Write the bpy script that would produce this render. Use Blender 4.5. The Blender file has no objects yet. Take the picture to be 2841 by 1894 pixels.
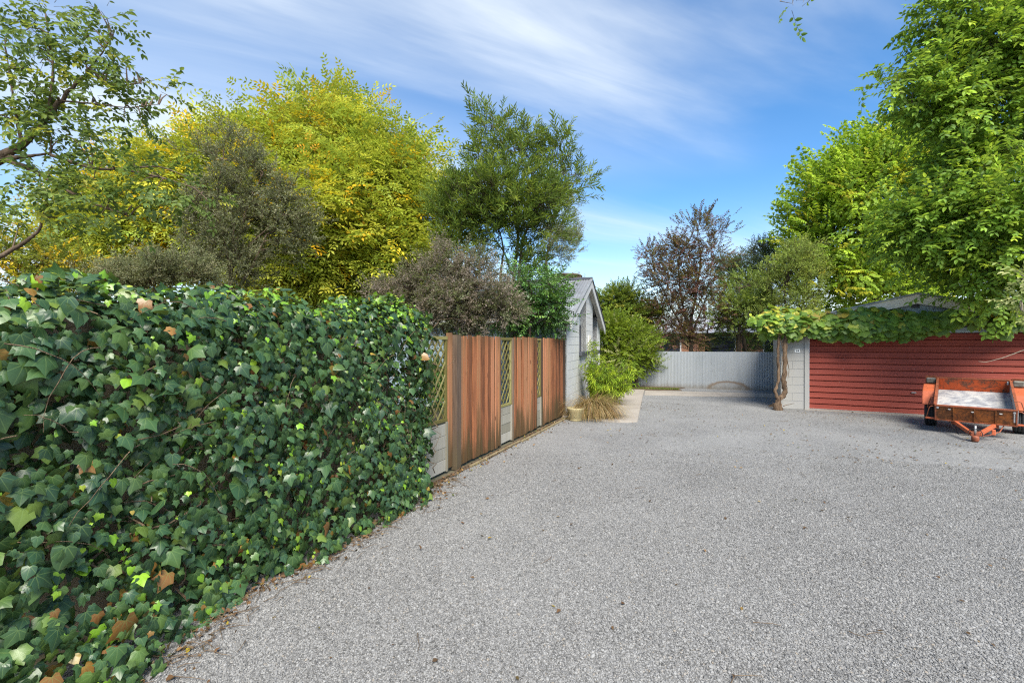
import bpy, math, random
import numpy as np
from mathutils import Matrix, Vector

R = math.radians
SC = bpy.context.scene
COL = SC.collection
random.seed(4)
RNG = np.random.default_rng(11)

# ------------------------------------------------------------------ camera
F_PX, CX, HY, EYE, YAW = 1263.0, 1420.5, 951.0, 1.65, R(23.7)   # photo is 2841 x 1894
CW, SW = math.cos(YAW), math.sin(YAW)
cam_d = bpy.data.cameras.new('camera')
cam_d.sensor_width = 36.0
cam_d.lens = 36.0 * F_PX / 2841.0
cam_d.shift_y = (HY - 947.0) / 2841.0
cam_d.clip_start, cam_d.clip_end = 0.05, 2000.0
cam = bpy.data.objects.new('camera', cam_d)
cam.location = (0, 0, EYE)
cam.rotation_euler = (R(90), 0, YAW)
COL.objects.link(cam)
SC.camera = cam

# ------------------------------------------------------------------ sky, sun, exposure
SUN_EL, SUN_AZ = R(48), R(149)       # azimuth clockwise from +Y: behind and to the right of the camera
wd = bpy.data.worlds.new('World')
SC.world = wd
wd.use_nodes = True
wn, wl = wd.node_tree.nodes, wd.node_tree.links
wn.clear()
w_out = wn.new('ShaderNodeOutputWorld')
w_bg = wn.new('ShaderNodeBackground')
w_bg.inputs['Strength'].default_value = 0.098
w_sky = wn.new('ShaderNodeTexSky')
w_sky.sky_type = 'NISHITA'
w_sky.sun_disc = False
w_sky.sun_elevation = SUN_EL
w_sky.sun_rotation = SUN_AZ
w_sky.air_density, w_sky.dust_density, w_sky.ozone_density = 1.0, 0.3, 2.2
w_tc = wn.new('ShaderNodeTexCoord')
w_sep = wn.new('ShaderNodeSeparateXYZ')
wl.new(w_tc.outputs['Generated'], w_sep.inputs[0])

def w_math(op, a, b=None, clamp=False):
    m = wn.new('ShaderNodeMath')
    m.operation = op
    m.use_clamp = clamp
    for i, v in enumerate((a, b)):
        if v is None:
            continue
        if isinstance(v, (int, float)):
            m.inputs[i].default_value = v
        else:
            wl.new(v, m.inputs[i])
    return m.outputs[0]

zc = w_math('ADD', w_math('MAXIMUM', w_sep.outputs[2], 0.0), 0.10)
w_cmb = wn.new('ShaderNodeCombineXYZ')                     # the cloud sheet, seen as a plane overhead
wl.new(w_math('DIVIDE', w_sep.outputs[0], zc), w_cmb.inputs[0])
wl.new(w_math('DIVIDE', w_sep.outputs[1], zc), w_cmb.inputs[1])

def w_noise(scale, rot, stretch, detail, rough, dist, off):
    mp = wn.new('ShaderNodeMapping')
    mp.vector_type = 'TEXTURE'
    mp.inputs['Rotation'].default_value = (0, 0, R(rot))
    mp.inputs['Scale'].default_value = tuple(1 / s for s in stretch)
    mp.inputs['Location'].default_value = off
    wl.new(w_cmb.outputs[0], mp.inputs[0])
    nz = wn.new('ShaderNodeTexNoise')
    nz.inputs['Scale'].default_value = scale
    nz.inputs['Detail'].default_value = detail
    nz.inputs['Roughness'].default_value = rough
    nz.inputs['Distortion'].default_value = dist
    wl.new(mp.outputs[0], nz.inputs['Vector'])
    return nz.outputs['Fac']

def w_ramp(v, a, b):
    mr = wn.new('ShaderNodeMapRange')
    mr.interpolation_type = 'SMOOTHSTEP'
    mr.inputs['From Min'].default_value = a
    mr.inputs['From Max'].default_value = b
    wl.new(v, mr.inputs['Value'])
    return mr.outputs[0]

streak = w_ramp(w_noise(0.62, 48, (0.30, 1.5, 1), 8, 0.52, 0.6, (4.47, 1.7, 0)), 0.46, 0.76)
veil = w_ramp(w_noise(0.28, 35, (0.9, 1.2, 1), 4, 0.5, 0.4, (1.3, 2.2, 0)), 0.45, 0.78)
wisp = w_noise(2.6, 48, (0.30, 1.9, 1), 7, 0.6, 0.9, (1.3, 0.2, 0))
low = w_ramp(w_sep.outputs[2], 0.30, -0.06)
cl = w_math('ADD', w_math('MULTIPLY', streak, w_math('ADD', w_math('MULTIPLY', wisp, 1.1), 0.25)), w_math('MULTIPLY', veil, w_math('ADD', w_math('MULTIPLY', wisp, 0.4), 0.35)))
cl = w_math('ADD', cl, w_math('MULTIPLY', low, 0.72))
cl = w_math('MULTIPLY', cl, 0.86, clamp=True)
w_hsv = wn.new('ShaderNodeHueSaturation')
w_hsv.inputs['Saturation'].default_value = 1.28
w_hsv.inputs['Value'].default_value = 0.78
wl.new(w_sky.outputs[0], w_hsv.inputs['Color'])
w_mix = wn.new('ShaderNodeMix')
w_mix.data_type = 'RGBA'
w_mix.inputs[7].default_value = (3.55, 3.85, 4.1, 1)
wl.new(cl, w_mix.inputs[0])
wl.new(w_hsv.outputs[0], w_mix.inputs[6])
wl.new(w_mix.outputs[2], w_bg.inputs['Color'])
wl.new(w_bg.outputs[0], w_out.inputs['Surface'])

sun_d = bpy.data.lights.new('sun', 'SUN')
sun_d.energy = 3.1
sun_d.angle = R(34)
sun_d.color = (1.0, 0.94, 0.83)
sun = bpy.data.objects.new('sun', sun_d)
sd = Vector((math.sin(SUN_AZ) * math.cos(SUN_EL), math.cos(SUN_AZ) * math.cos(SUN_EL), math.sin(SUN_EL)))
sun.rotation_euler = sd.to_track_quat('Z', 'Y').to_euler()
sun.location = sd * 50
COL.objects.link(sun)

SC.view_settings.view_transform = 'Standard'
SC.view_settings.look = 'None'
SC.view_settings.gamma = 1.0
SC.view_settings.exposure = 1.62
SC.cycles.use_denoising = False
SC.cycles.filter_width = 1.2
SC.cycles.max_bounces = 10
SC.cycles.diffuse_bounces = 7
SC.cycles.transmission_bounces = 7
SC.cycles.transparent_max_bounces = 8

# ------------------------------------------------------------------ pixels to places
def ray(x, y):
    a, b = (x - CX) / F_PX, (HY - y) / F_PX
    return np.array((a * CW - SW, a * SW + CW, b))

def at(x, y, t):
    """Photo pixel at a given distance along the camera's axis."""
    return ray(x, y) * t + np.array((0, 0, EYE))

def ground(x, y, z=0.0):
    r = ray(x, y)
    return at(x, y, (z - EYE) / r[2])

# ------------------------------------------------------------------ mesh helpers
def tris_of(faces):
    out = []
    for f in faces:
        for i in range(1, len(f) - 1):
            out.append((f[0], f[i], f[i + 1]))
    return out

def mesh_np(name, V, T, mat, col=None, luv=None, smooth=False):
    V = np.asarray(V, dtype=np.float32).reshape(-1, 3)
    T = np.asarray(T, dtype=np.int32).reshape(-1, 3)
    me = bpy.data.meshes.new(name)
    me.vertices.add(len(V))
    me.vertices.foreach_set('co', V.ravel())
    me.loops.add(len(T) * 3)
    me.loops.foreach_set('vertex_index', T.ravel())
    me.polygons.add(len(T))
    me.polygons.foreach_set('loop_start', np.arange(len(T), dtype=np.int32) * 3)
    if smooth:
        me.polygons.foreach_set('use_smooth', np.ones(len(T), dtype=bool))
    me.update(calc_edges=True)
    if col is not None:
        col = np.asarray(col, dtype=np.float32)
        if col.shape[1] == 3:
            col = np.concatenate([col, np.ones((len(col), 1), np.float32)], 1)
        me.attributes.new('col', 'FLOAT_COLOR', 'POINT').data.foreach_set('color', col.ravel())
    if luv is not None:
        me.attributes.new('luv', 'FLOAT_VECTOR', 'POINT').data.foreach_set('vector', np.asarray(luv, np.float32).ravel())
    me.materials.append(mat)
    return me

def origin_of(o):
    while o is not None and o.parent is not None:
        o = o.parent
    return np.array(o.location) if o is not None else np.zeros(3)

def tag(o, label=None, cat=None, group=None, kind=None):
    for k, v in (('label', label), ('category', cat), ('group', group), ('kind', kind)):
        if v:
            o[k] = v
    return o

def thing(name, loc, label, cat, group=None):
    o = bpy.data.objects.new(name, None)
    o.empty_display_size = 0.2
    o.location = loc
    COL.objects.link(o)
    return tag(o, label, cat, group)

class MB:
    """Collects shapes given in world coordinates into one mesh object."""
    def __init__(self):
        self.V, self.F, self.n = [], [], 0

    def add(self, V, faces):
        V = np.asarray(V, float).reshape(-1, 3)
        self.F.extend(tuple(i + self.n for i in f) for f in faces)
        self.V.append(V)
        self.n += len(V)
        return self

    def box(self, lo, hi, fr=None):
        (x0, y0, z0), (x1, y1, z1) = lo, hi
        V = np.array([(x, y, z) for z in (z0, z1) for y in (y0, y1) for x in (x0, x1)], float)
        if fr is not None:
            V = fr(V)
        return self.add(V, [(0, 2, 3, 1), (4, 5, 7, 6), (0, 1, 5, 4), (2, 6, 7, 3), (0, 4, 6, 2), (1, 3, 7, 5)])

    def bbox(self, lo, hi, b, fr=None):
        """Box with chamfered edges."""
        lo, hi = np.array(lo, float), np.array(hi, float)
        c, h = (lo + hi) / 2, (hi - lo) / 2
        b = min(b, h.min() * 0.9)
        V, idx = [], {}
        for sx in (-1, 1):
            for sy in (-1, 1):
                for sz in (-1, 1):
                    s = np.array((sx, sy, sz))
                    for ax in range(3):
                        p = s * (h - b)
                        p[ax] = s[ax] * h[ax]
                        idx[(sx, sy, sz, ax)] = len(V)
                        V.append(c + p)
        Fs = []
        for ax in range(3):
            o1, o2 = [(1, 2), (2, 0), (0, 1)][ax]
            for s in (-1, 1):
                q = []
                for a_, b_ in ((-1, -1), (1, -1), (1, 1), (-1, 1)):
                    k = [0, 0, 0]
                    k[ax], k[o1], k[o2] = s, a_, b_
                    q.append(idx[tuple(k) + (ax,)])
                Fs.append(tuple(q if s > 0 else q[::-1]))
            for a_ in (-1, 1):
                for b_ in (-1, 1):
                    k0, k1 = [0, 0, 0], [0, 0, 0]
                    k0[ax], k1[ax] = -1, 1
                    k0[o1] = k1[o1] = a_
                    k0[o2] = k1[o2] = b_
                    Fs.append((idx[tuple(k0) + (o1,)], idx[tuple(k1) + (o1,)], idx[tuple(k1) + (o2,)], idx[tuple(k0) + (o2,)]))
        for sx in (-1, 1):
            for sy in (-1, 1):
                for sz in (-1, 1):
                    Fs.append(tuple(idx[(sx, sy, sz, a)] for a in range(3)))
        V = np.array(V)
        if fr is not None:
            V = fr(V)
        return self.add(V, Fs)

    def tube(self, pts, rad, n=6, wob=0.0, fr=None, cap=True):
        pts = np.asarray(pts, float)
        if fr is not None:
            pts = fr(pts)
        if np.isscalar(rad):
            rad = [rad] * len(pts)
        V = []
        ref = None
        for i, p in enumerate(pts):
            d = pts[min(i + 1, len(pts) - 1)] - pts[max(i - 1, 0)]
            d = d / (np.linalg.norm(d) + 1e-9)
            if ref is None:
                ref = np.array((0, 0, 1.0)) if abs(d[2]) < 0.9 else np.array((1.0, 0, 0))
            a = np.cross(d, ref)
            a /= np.linalg.norm(a) + 1e-9
            b = np.cross(d, a)
            ref = -np.cross(d, a) if False else ref
            for k in range(n):
                th = 2 * math.pi * k / n
                r = rad[i] * (1 + (RNG.uniform(-wob, wob) if wob else 0))
                V.append(p + r * (math.cos(th) * a + math.sin(th) * b))
        Fs = []
        for i in range(len(pts) - 1):
            for k in range(n):
                k2 = (k + 1) % n
                Fs.append((i * n + k, i * n + k2, (i + 1) * n + k2, (i + 1) * n + k))
        if cap:
            Fs.append(tuple(range(n))[::-1])
            Fs.append(tuple((len(pts) - 1) * n + k for k in range(n)))
        return self.add(V, Fs)

    def lathe(self, prof, c, n=24, fr=None, axis='z'):
        V = []
        for r, z in prof:
            for k in range(n):
                th = 2 * math.pi * k / n
                v = (r * math.cos(th), r * math.sin(th), z)
                if axis == 'x':
                    v = (z, r * math.cos(th), r * math.sin(th))
                V.append(np.array(v) + c)
        V = np.array(V)
        if fr is not None:
            V = fr(V)
        Fs = []
        for i in range(len(prof) - 1):
            for k in range(n):
                k2 = (k + 1) % n
                Fs.append((i * n + k, i * n + k2, (i + 1) * n + k2, (i + 1) * n + k))
        return self.add(V, Fs)

    def prism(self, poly, d0, d1, fr):
        """poly: (a, z) points in a wall's plane; extruded from depth d0 to d1; fr maps (a, d, z) to the world."""
        n = len(poly)
        V = [(a, d, z) for d in (d0, d1) for a, z in poly]
        Fs = [tuple(range(n)), tuple(range(n, 2 * n))[::-1]]
        for i in range(n):
            j = (i + 1) % n
            Fs.append((i, i + n, j + n, j))
        return self.add(fr(np.array(V, float)), Fs)

    def build(self, name, mat, parent=None, smooth=False, label=None, kind=None, loc=None):
        V = np.concatenate(self.V)
        o0 = origin_of(parent) if parent is not None else (np.array(loc) if loc is not None else np.zeros(3))
        me = bpy.data.meshes.new(name)
        me.from_pydata((V - o0).tolist(), [], self.F)
        me.materials.append(mat)
        if smooth:
            me.polygons.foreach_set('use_smooth', np.ones(len(me.polygons), dtype=bool))
        me.update()
        bm_fix(me)
        o = bpy.data.objects.new(name, me)
        COL.objects.link(o)
        if parent is not None:
            o.parent = parent
        elif loc is not None:
            o.location = loc
        if label:
            o['label'] = label
        if kind:
            o['kind'] = kind
        return o

import bmesh
def bm_fix(me):
    bm = bmesh.new()
    bm.from_mesh(me)
    bmesh.ops.recalc_face_normals(bm, faces=bm.faces[:])
    bm.to_mesh(me)
    bm.free()

def clip(poly, a, b, c):
    """Keep the part of the polygon where a*x + b*y <= c."""
    out = []
    for i in range(len(poly)):
        p, q = poly[i], poly[(i + 1) % len(poly)]
        dp, dq = a * p[0] + b * p[1] - c, a * q[0] + b * q[1] - c
        if dp <= 0:
            out.append(p)
        if dp * dq < 0:
            t = dp / (dp - dq)
            out.append((p[0] + t * (q[0] - p[0]), p[1] + t * (q[1] - p[1])))
    return out

def area2(poly):
    return abs(sum(poly[i][0] * poly[(i + 1) % len(poly)][1] - poly[(i + 1) % len(poly)][0] * poly[i][1] for i in range(len(poly)))) / 2 if len(poly) > 2 else 0

# ------------------------------------------------------------------ materials
class NT:
    def __init__(self, name):
        self.m = bpy.data.materials.new(name)
        self.m.use_nodes = True
        self.t = self.m.node_tree
        self.t.nodes.clear()
        self.out = self.n('ShaderNodeOutputMaterial')

    def n(self, kind, **kw):
        nd = self.t.nodes.new(kind)
        for k, v in kw.items():
            setattr(nd, k, v)
        return nd

    def set(self, sock, v):
        if hasattr(v, 'is_output') or isinstance(v, bpy.types.NodeSocket):
            self.t.links.new(v, sock)
        elif v is not None:
            if isinstance(v, (tuple, list)) and len(v) == 3 and sock.type == 'RGBA':
                v = (*v, 1)
            sock.default_value = v

    def math(self, op, a, b=0.0, c=None, clamp=False):
        nd = self.n('ShaderNodeMath', operation=op, use_clamp=clamp)
        self.set(nd.inputs[0], a)
        self.set(nd.inputs[1], b)
        if c is not None:
            self.set(nd.inputs[2], c)
        return nd.outputs[0]

    def coord(self, kind='Object', scale=(1, 1, 1), rot=(0, 0, 0), loc=(0, 0, 0)):
        tc = self.n('ShaderNodeTexCoord')
        if kind == 'World':
            src = self.n('ShaderNodeNewGeometry').outputs['Position']
        else:
            src = tc.outputs[kind]
        mp = self.n('ShaderNodeMapping')
        mp.inputs['Scale'].default_value = scale
        mp.inputs['Rotation'].default_value = rot
        mp.inputs['Location'].default_value = loc
        self.t.links.new(src, mp.inputs[0])
        return mp.outputs[0]

    def noise(self, vec, scale, detail=4, rough=0.55, dist=0.0, out='Fac'):
        nd = self.n('ShaderNodeTexNoise')
        self.t.links.new(vec, nd.inputs['Vector'])
        nd.inputs['Scale'].default_value = scale
        nd.inputs['Detail'].default_value = detail
        nd.inputs['Roughness'].default_value = rough
        nd.inputs['Distortion'].default_value = dist
        return nd.outputs[out]

    def voro(self, vec, scale, feature='F1', out='Distance', rnd=1.0):
        nd = self.n('ShaderNodeTexVoronoi', feature=feature)
        self.t.links.new(vec, nd.inputs['Vector'])
        nd.inputs['Scale'].default_value = scale
        nd.inputs['Randomness'].default_value = rnd
        return nd.outputs[out]

    def range(self, v, a, b, c=0.0, d=1.0, smooth=False):
        nd = self.n('ShaderNodeMapRange')
        if smooth:
            nd.interpolation_type = 'SMOOTHSTEP'
        self.set(nd.inputs['Value'], v)
        for k, x in (('From Min', a), ('From Max', b), ('To Min', c), ('To Max', d)):
            nd.inputs[k].default_value = x
        return nd.outputs[0]

    def ramp(self, v, stops, interp='LINEAR'):
        nd = self.n('ShaderNodeValToRGB')
        nd.color_ramp.interpolation = interp
        e = nd.color_ramp.elements
        while len(e) < len(stops):
            e.new(0.5)
        for el, (p, c) in zip(e, stops):
            el.position = p
            el.color = (*c, 1) if len(c) == 3 else c
        self.set(nd.inputs[0], v)
        return nd.outputs[0]

    def mix(self, f, a, b, blend='MIX'):
        nd = self.n('ShaderNodeMix', data_type='RGBA', blend_type=blend)
        self.set(nd.inputs[0], f)
        self.set(nd.inputs[6], a)
        self.set(nd.inputs[7], b)
        return nd.outputs[2]

    def bump(self, h, strength=0.5, dist=0.01):
        nd = self.n('ShaderNodeBump')
        nd.inputs['Strength'].default_value = strength
        nd.inputs['Distance'].default_value = dist
        self.set(nd.inputs['Height'], h)
        return nd.outputs[0]

    def bsdf(self, col, rough=0.7, metal=0.0, spec=0.5, normal=None, coat=0.0, transl=None, tcol=None):
        p = self.n('ShaderNodeBsdfPrincipled')
        self.set(p.inputs['Base Color'], col)
        self.set(p.inputs['Roughness'], rough)
        self.set(p.inputs['Metallic'], metal)
        self.set(p.inputs['Specular IOR Level'], spec)
        if coat:
            p.inputs['Coat Weight'].default_value = coat
            p.inputs['Coat Roughness'].default_value = 0.25
        if normal is not None:
            self.set(p.inputs['Normal'], normal)
        res = p.outputs[0]
        if transl:
            tr = self.n('ShaderNodeBsdfTranslucent')
            self.set(tr.inputs['Color'], tcol if tcol is not None else col)
            mx = self.n('ShaderNodeMixShader')
            self.set(mx.inputs[0], transl)
            self.t.links.new(res, mx.inputs[1])
            self.t.links.new(tr.outputs[0], mx.inputs[2])
            res = mx.outputs[0]
        self.t.links.new(res, self.out.inputs['Surface'])
        return self.m

    def attr(self, name, out='Color'):
        return self.n('ShaderNodeAttribute', attribute_name=name).outputs[out]

    def rand(self):
        return self.n('ShaderNodeObjectInfo').outputs['Random']

def plain(name, col, rough=0.6, metal=0.0, var=0.12, scale=6.0, bump=0.0, bscale=40.0, spec=0.4):
    t = NT(name)
    v = t.coord('Object')
    nz = t.noise(v, scale, 5, 0.6)
    dark = tuple(c * (1 - var) for c in col)
    lite = tuple(min(1, c * (1 + var)) for c in col)
    c = t.mix(t.range(nz, 0.3, 0.7), dark, lite)
    nrm = t.bump(t.noise(v, bscale, 4), bump, 0.01) if bump else None
    return t.bsdf(c, rough, metal, spec, nrm)

def leaf_material(name, rough=0.45, transl=0.28, spec=0.5, veins=False, vein_col=(0.16, 0.24, 0.07)):
    t = NT(name)
    c = t.attr('col')
    v = t.coord('Object')
    nz = t.noise(v, 35, 3)
    c2 = t.mix(t.range(nz, 0.35, 0.7, 0.0, 0.35), c, t.mix(0.5, c, (0.0, 0.0, 0.0)))
    nrm = None
    if veins:
        lv = t.attr('luv', 'Vector')
        sp = t.n('ShaderNodeSeparateXYZ')
        t.t.links.new(lv, sp.inputs[0])
        x, y = sp.outputs[0], sp.outputs[1]
        ang = t.math('ARCTAN2', x, y)
        rad = t.math('SQRT', t.math('ADD', t.math('MULTIPLY', x, x), t.math('MULTIPLY', y, y)))
        pp = t.math('PINGPONG', t.math('ADD', ang, 6.3), 0.35)    # veins every 0.7 rad from the stalk
        # distance to the nearest vein, thinning outwards
        dist = t.math('MULTIPLY', t.math('SINE', pp), rad)
        m = t.range(dist, 0.006, 0.026, 1.0, 0.0, True)
        m = t.math('MULTIPLY', m, t.range(rad, 0.02, 0.95, 0.75, 0.25))
        c2 = t.mix(m, c2, t.mix(0.35, vein_col, c))
        wav = t.math('ADD', dist, t.math('MULTIPLY', t.noise(v, 60, 2), 0.15))
        nrm = t.bump(wav, 0.22, 0.012)
    tc = t.mix(0.35, c2, (0.35, 0.42, 0.03))
    return t.bsdf(c2, rough, 0, spec, nrm, 0, transl, tc)

def bark_material(name, a, b, scale=9):
    t = NT(name)
    v = t.coord('Object', (1, 1, 0.25))
    nz = t.noise(v, scale, 8, 0.65, 0.6)
    rg = t.voro(t.coord('Object', (1, 1, 0.18)), scale * 3, 'DISTANCE_TO_EDGE')
    c = t.mix(t.range(nz, 0.3, 0.7), a, b)
    h = t.math('ADD', nz, t.math('MULTIPLY', rg, 0.8))
    return t.bsdf(c, 0.9, 0, 0.2, t.bump(h, 0.9, 0.02))

def gravel_material():
    t = NT('gravel_bed')
    v = t.coord('World')
    vd = t.voro(v, 120)
    vc = t.voro(v, 120, 'F1', 'Color')
    sep = t.n('ShaderNodeSeparateColor')
    t.t.links.new(vc, sep.inputs[0])
    tone = t.ramp(sep.outputs[0], [(0.0, (0.168, 0.166, 0.160)), (0.35, (0.276, 0.274, 0.264)), (0.75, (0.328, 0.326, 0.314)), (1.0, (0.400, 0.397, 0.384))])
    gap = t.range(vd, 0.38, 0.72, 0.0, 1.0, True)
    c = t.mix(gap, tone, (0.075, 0.075, 0.074))
    big = t.noise(v, 0.9, 5, 0.6, 0.4)
    mid = t.noise(t.coord('World', (1, 1.0, 1)), 24, 5, 0.75)
    c = t.mix(t.range(mid, 0.40, 0.54, 0.55, 0.0), c, (0.085, 0.085, 0.084))
    c = t.mix(t.range(big, 0.35, 0.65, 0.0, 0.35), c, t.mix(0.5, c, (0.42, 0.42, 0.41)))
    chip = t.voro(v, 22, 'F1', 'Color')
    sc2 = t.n('ShaderNodeSeparateColor')
    t.t.links.new(chip, sc2.inputs[0])
    c = t.mix(t.range(sc2.outputs[0], 0.0, 1.0, 0.0, 0.5), c, t.mix(0.6, c, (0.14, 0.14, 0.145)))
    dirt = t.noise(v, 3.1, 6, 0.7, 0.3)
    c = t.mix(t.range(dirt, 0.60, 0.78, 0.0, 0.32), c, (0.22, 0.19, 0.145))
    h = t.math('SUBTRACT', t.math('ADD', t.math('MULTIPLY', mid, 0.6), sep.outputs[1]), vd)
    return t.bsdf(c, 0.85, 0, 0.3, t.bump(h, 0.45, 0.010))

def stone_material():
    t = NT('gravel_stone')
    r = t.rand()
    tone = t.ramp(r, [(0.0, (0.044, 0.044, 0.042)), (0.14, (0.104, 0.103, 0.100)), (0.55, (0.172, 0.170, 0.165)), (0.96, (0.256, 0.254, 0.246)), (1.0, (0.216, 0.184, 0.144))])
    v = t.coord('World')
    c = t.mix(t.range(t.noise(v, 0.9, 5, 0.6, 0.4), 0.35, 0.65, 0.0, 0.12), tone, (0.34, 0.34, 0.332))
    return t.bsdf(c, 0.8, 0, 0.35)

def wood_material(name, stops, moss, moss_amt, dark_low=True, grain=1.0):
    """Weathered timber; grain along local Z."""
    t = NT(name)
    r = t.rand()
    v = t.coord('World', (1, 1, 0.07))
    off = t.n('ShaderNodeVectorMath', operation='ADD')
    cmb = t.n('ShaderNodeCombineXYZ')
    t.set(cmb.inputs[2], t.math('MULTIPLY', r, 37.0))
    t.t.links.new(v, off.inputs[0])
    t.t.links.new(cmb.outputs[0], off.inputs[1])
    vv = off.outputs[0]
    g = t.noise(vv, 28, 8, 0.65, 0.7)
    base = t.ramp(t.math('ADD', t.math('MULTIPLY', g, 0.7), t.math('MULTIPLY', t.math('SUBTRACT', r, 0.5), 0.55), None), stops)
    w = t.coord('World')
    patch = t.noise(vv, 9.0, 6, 0.65, 0.4)
    sep = t.n('ShaderNodeSeparateXYZ')
    t.t.links.new(w, sep.inputs[0])
    z = sep.outputs[2]
    # algae creeping up from the wet foot and down from the cut tops
    foot = t.range(t.math('ADD', z, t.math('MULTIPLY', t.math('SUBTRACT', patch, 0.5), 2.6)), 0.10, 0.62, 1.0, 0.0, True)
    top = t.range(t.math('ADD', z, t.math('MULTIPLY', t.math('SUBTRACT', patch, 0.5), 1.2)), 1.45, 1.95, 0.0, 0.8, True)
    mm = t.math('MAXIMUM', foot, top) if dark_low else patch
    c = t.mix(t.math('MULTIPLY', mm, moss_amt), base, t.mix(t.range(g, 0.3, 0.7), moss, tuple(x * 0.45 for x in moss)))
    knots = t.voro(t.coord('World', (6, 6, 1.6)), 1.3)
    c = t.mix(t.range(knots, 0.05, 0.12, 0.8, 0.0, True), c, (0.07, 0.025, 0.012))
    c = t.mix(t.range(g, 0.62, 0.75, 0.0, 0.5 * grain), c, (0.05, 0.025, 0.015))
    return t.bsdf(c, 0.85, 0, 0.25, t.bump(g, 0.6, 0.006))

M = {}
M['gravel'] = gravel_material()
M['stone'] = stone_material()
M['ivy'] = leaf_material('ivy_leaf', 0.36, 0.22, 0.5, True)
M['grape'] = leaf_material('grape_leaf', 0.5, 0.30, 0.4, True, (0.22, 0.30, 0.06))
M['leaf'] = leaf_material('tree_leaf', 0.5, 0.46, 0.28)
M['leaf_gloss'] = leaf_material('glossy_leaf', 0.36, 0.22, 0.5)
M['blade'] = leaf_material('grass_blade', 0.6, 0.25, 0.3)
M['litter'] = leaf_material('dry_leaf', 0.8, 0.1, 0.2)
M['bark'] = bark_material('bark_brown', (0.055, 0.038, 0.026), (0.16, 0.115, 0.08))
M['bark_dark'] = bark_material('bark_dark', (0.03, 0.024, 0.018), (0.09, 0.068, 0.048))
M['bark_grey'] = bark_material('bark_grey', (0.10, 0.085, 0.065), (0.27, 0.235, 0.18))
M['vine_bark'] = bark_material('vine_bark', (0.045, 0.028, 0.018), (0.20, 0.135, 0.085), 16)
M['stem'] = bark_material('ivy_stem', (0.07, 0.045, 0.028), (0.22, 0.16, 0.10), 30)
RED = [(0.08, (0.08, 0.034, 0.018)), (0.26, (0.20, 0.076, 0.034)), (0.40, (0.34, 0.128, 0.056)), (0.52, (0.28, 0.145, 0.07)), (0.64, (0.38, 0.155, 0.08)), (0.80, (0.34, 0.22, 0.125))]
M['paling'] = wood_material('stained_paling', RED, (0.075, 0.058, 0.024), 0.85)
M['post'] = wood_material('weathered_post', [(0.2, (0.05, 0.033, 0.024)), (0.55, (0.15, 0.105, 0.075)), (0.9, (0.27, 0.22, 0.17))], (0.10, 0.085, 0.04), 0.5)
M['lattice'] = wood_material('mossy_lattice', [(0.2, (0.123, 0.102, 0.033)), (0.5, (0.246, 0.217, 0.082)), (0.9, (0.344, 0.303, 0.164))], (0.164, 0.164, 0.033), 0.5, False)
M['greyboard'] = wood_material('silvered_board', [(0.2, (0.213, 0.201, 0.164)), (0.5, (0.361, 0.344, 0.303)), (0.9, (0.476, 0.459, 0.410))], (0.221, 0.197, 0.090), 0.35, False, 0.4)
M['oldboard'] = plain('hidden_old_board', (0.30, 0.24, 0.17), 0.9, 0, 0.4, 5)
M['gap_shade'] = plain('painted_gap_shade', (0.06, 0.045, 0.022), 0.9, 0, 0.4, 5)  # dark brown that paints the shade in the gaps between palings
M['edging'] = plain('edging_timber', (0.17, 0.135, 0.075), 0.9, 0, 0.4, 8, 0.5)

def paint_wall(name, col, dirt=(0.30, 0.28, 0.22), amt=0.25):
    t = NT(name)
    w = t.coord('World')
    n1 = t.noise(w, 1.4, 6, 0.65, 0.5)
    n2 = t.noise(t.coord('World', (1, 1, 0.12)), 9, 5, 0.6)
    c = t.mix(t.range(n1, 0.45, 0.75, 0.0, amt), col, dirt)
    c = t.mix(t.range(n2, 0.55, 0.8, 0.0, amt * 0.7), c, dirt)
    r = t.rand()
    c = t.mix(t.range(r, 0, 1, 0.0, 0.10), c, tuple(x * 0.75 for x in col))
    return t.bsdf(c, 0.75, 0, 0.3, t.bump(t.noise(w, 55, 5, 0.7), 0.35, 0.006))

M['block'] = paint_wall('white_painted_block', (0.528, 0.536, 0.528))
M['mortar'] = paint_wall('painted_mortar', (0.352, 0.360, 0.360))
M['gblock'] = paint_wall('grey_painted_block', (0.336, 0.328, 0.308))
M['white'] = paint_wall('white_paint', (0.496, 0.504, 0.504), (0.320, 0.312, 0.272), 0.15)
M['cream'] = paint_wall('cream_paint', (0.74, 0.70, 0.61), (0.36, 0.27, 0.17), 0.3)
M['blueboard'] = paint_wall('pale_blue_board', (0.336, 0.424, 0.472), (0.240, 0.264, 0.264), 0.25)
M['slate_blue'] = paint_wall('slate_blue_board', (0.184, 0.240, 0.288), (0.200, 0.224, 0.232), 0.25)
M['charcoal'] = plain('charcoal_paint', (0.055, 0.06, 0.075), 0.5)
M['soffit'] = plain('soffit_paint', (0.58, 0.58, 0.56), 0.7)

def glass_material():
    t = NT('dark_window_glass')
    w = t.coord('World')
    c = t.mix(t.range(t.noise(w, 2.0, 3), 0.4, 0.6), (0.012, 0.015, 0.025), (0.03, 0.035, 0.055))
    return t.bsdf(c, 0.12, 0, 0.22)
M['glass'] = glass_material()

def roof_material():
    t = NT('weathered_roof_iron')
    w = t.coord('World')
    n1 = t.noise(w, 1.3, 7, 0.7, 0.6)
    n2 = t.noise(t.coord('World', (0.6, 5, 1)), 5, 6, 0.7)
    c = t.mix(t.range(n1, 0.35, 0.7), (0.30, 0.32, 0.345), (0.17, 0.175, 0.185))
    c = t.mix(t.range(n2, 0.52, 0.75, 0, 0.6), c, (0.12, 0.10, 0.085))
    return t.bsdf(c, 0.5, 0.25, 0.4)
M['roof'] = roof_material()

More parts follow.
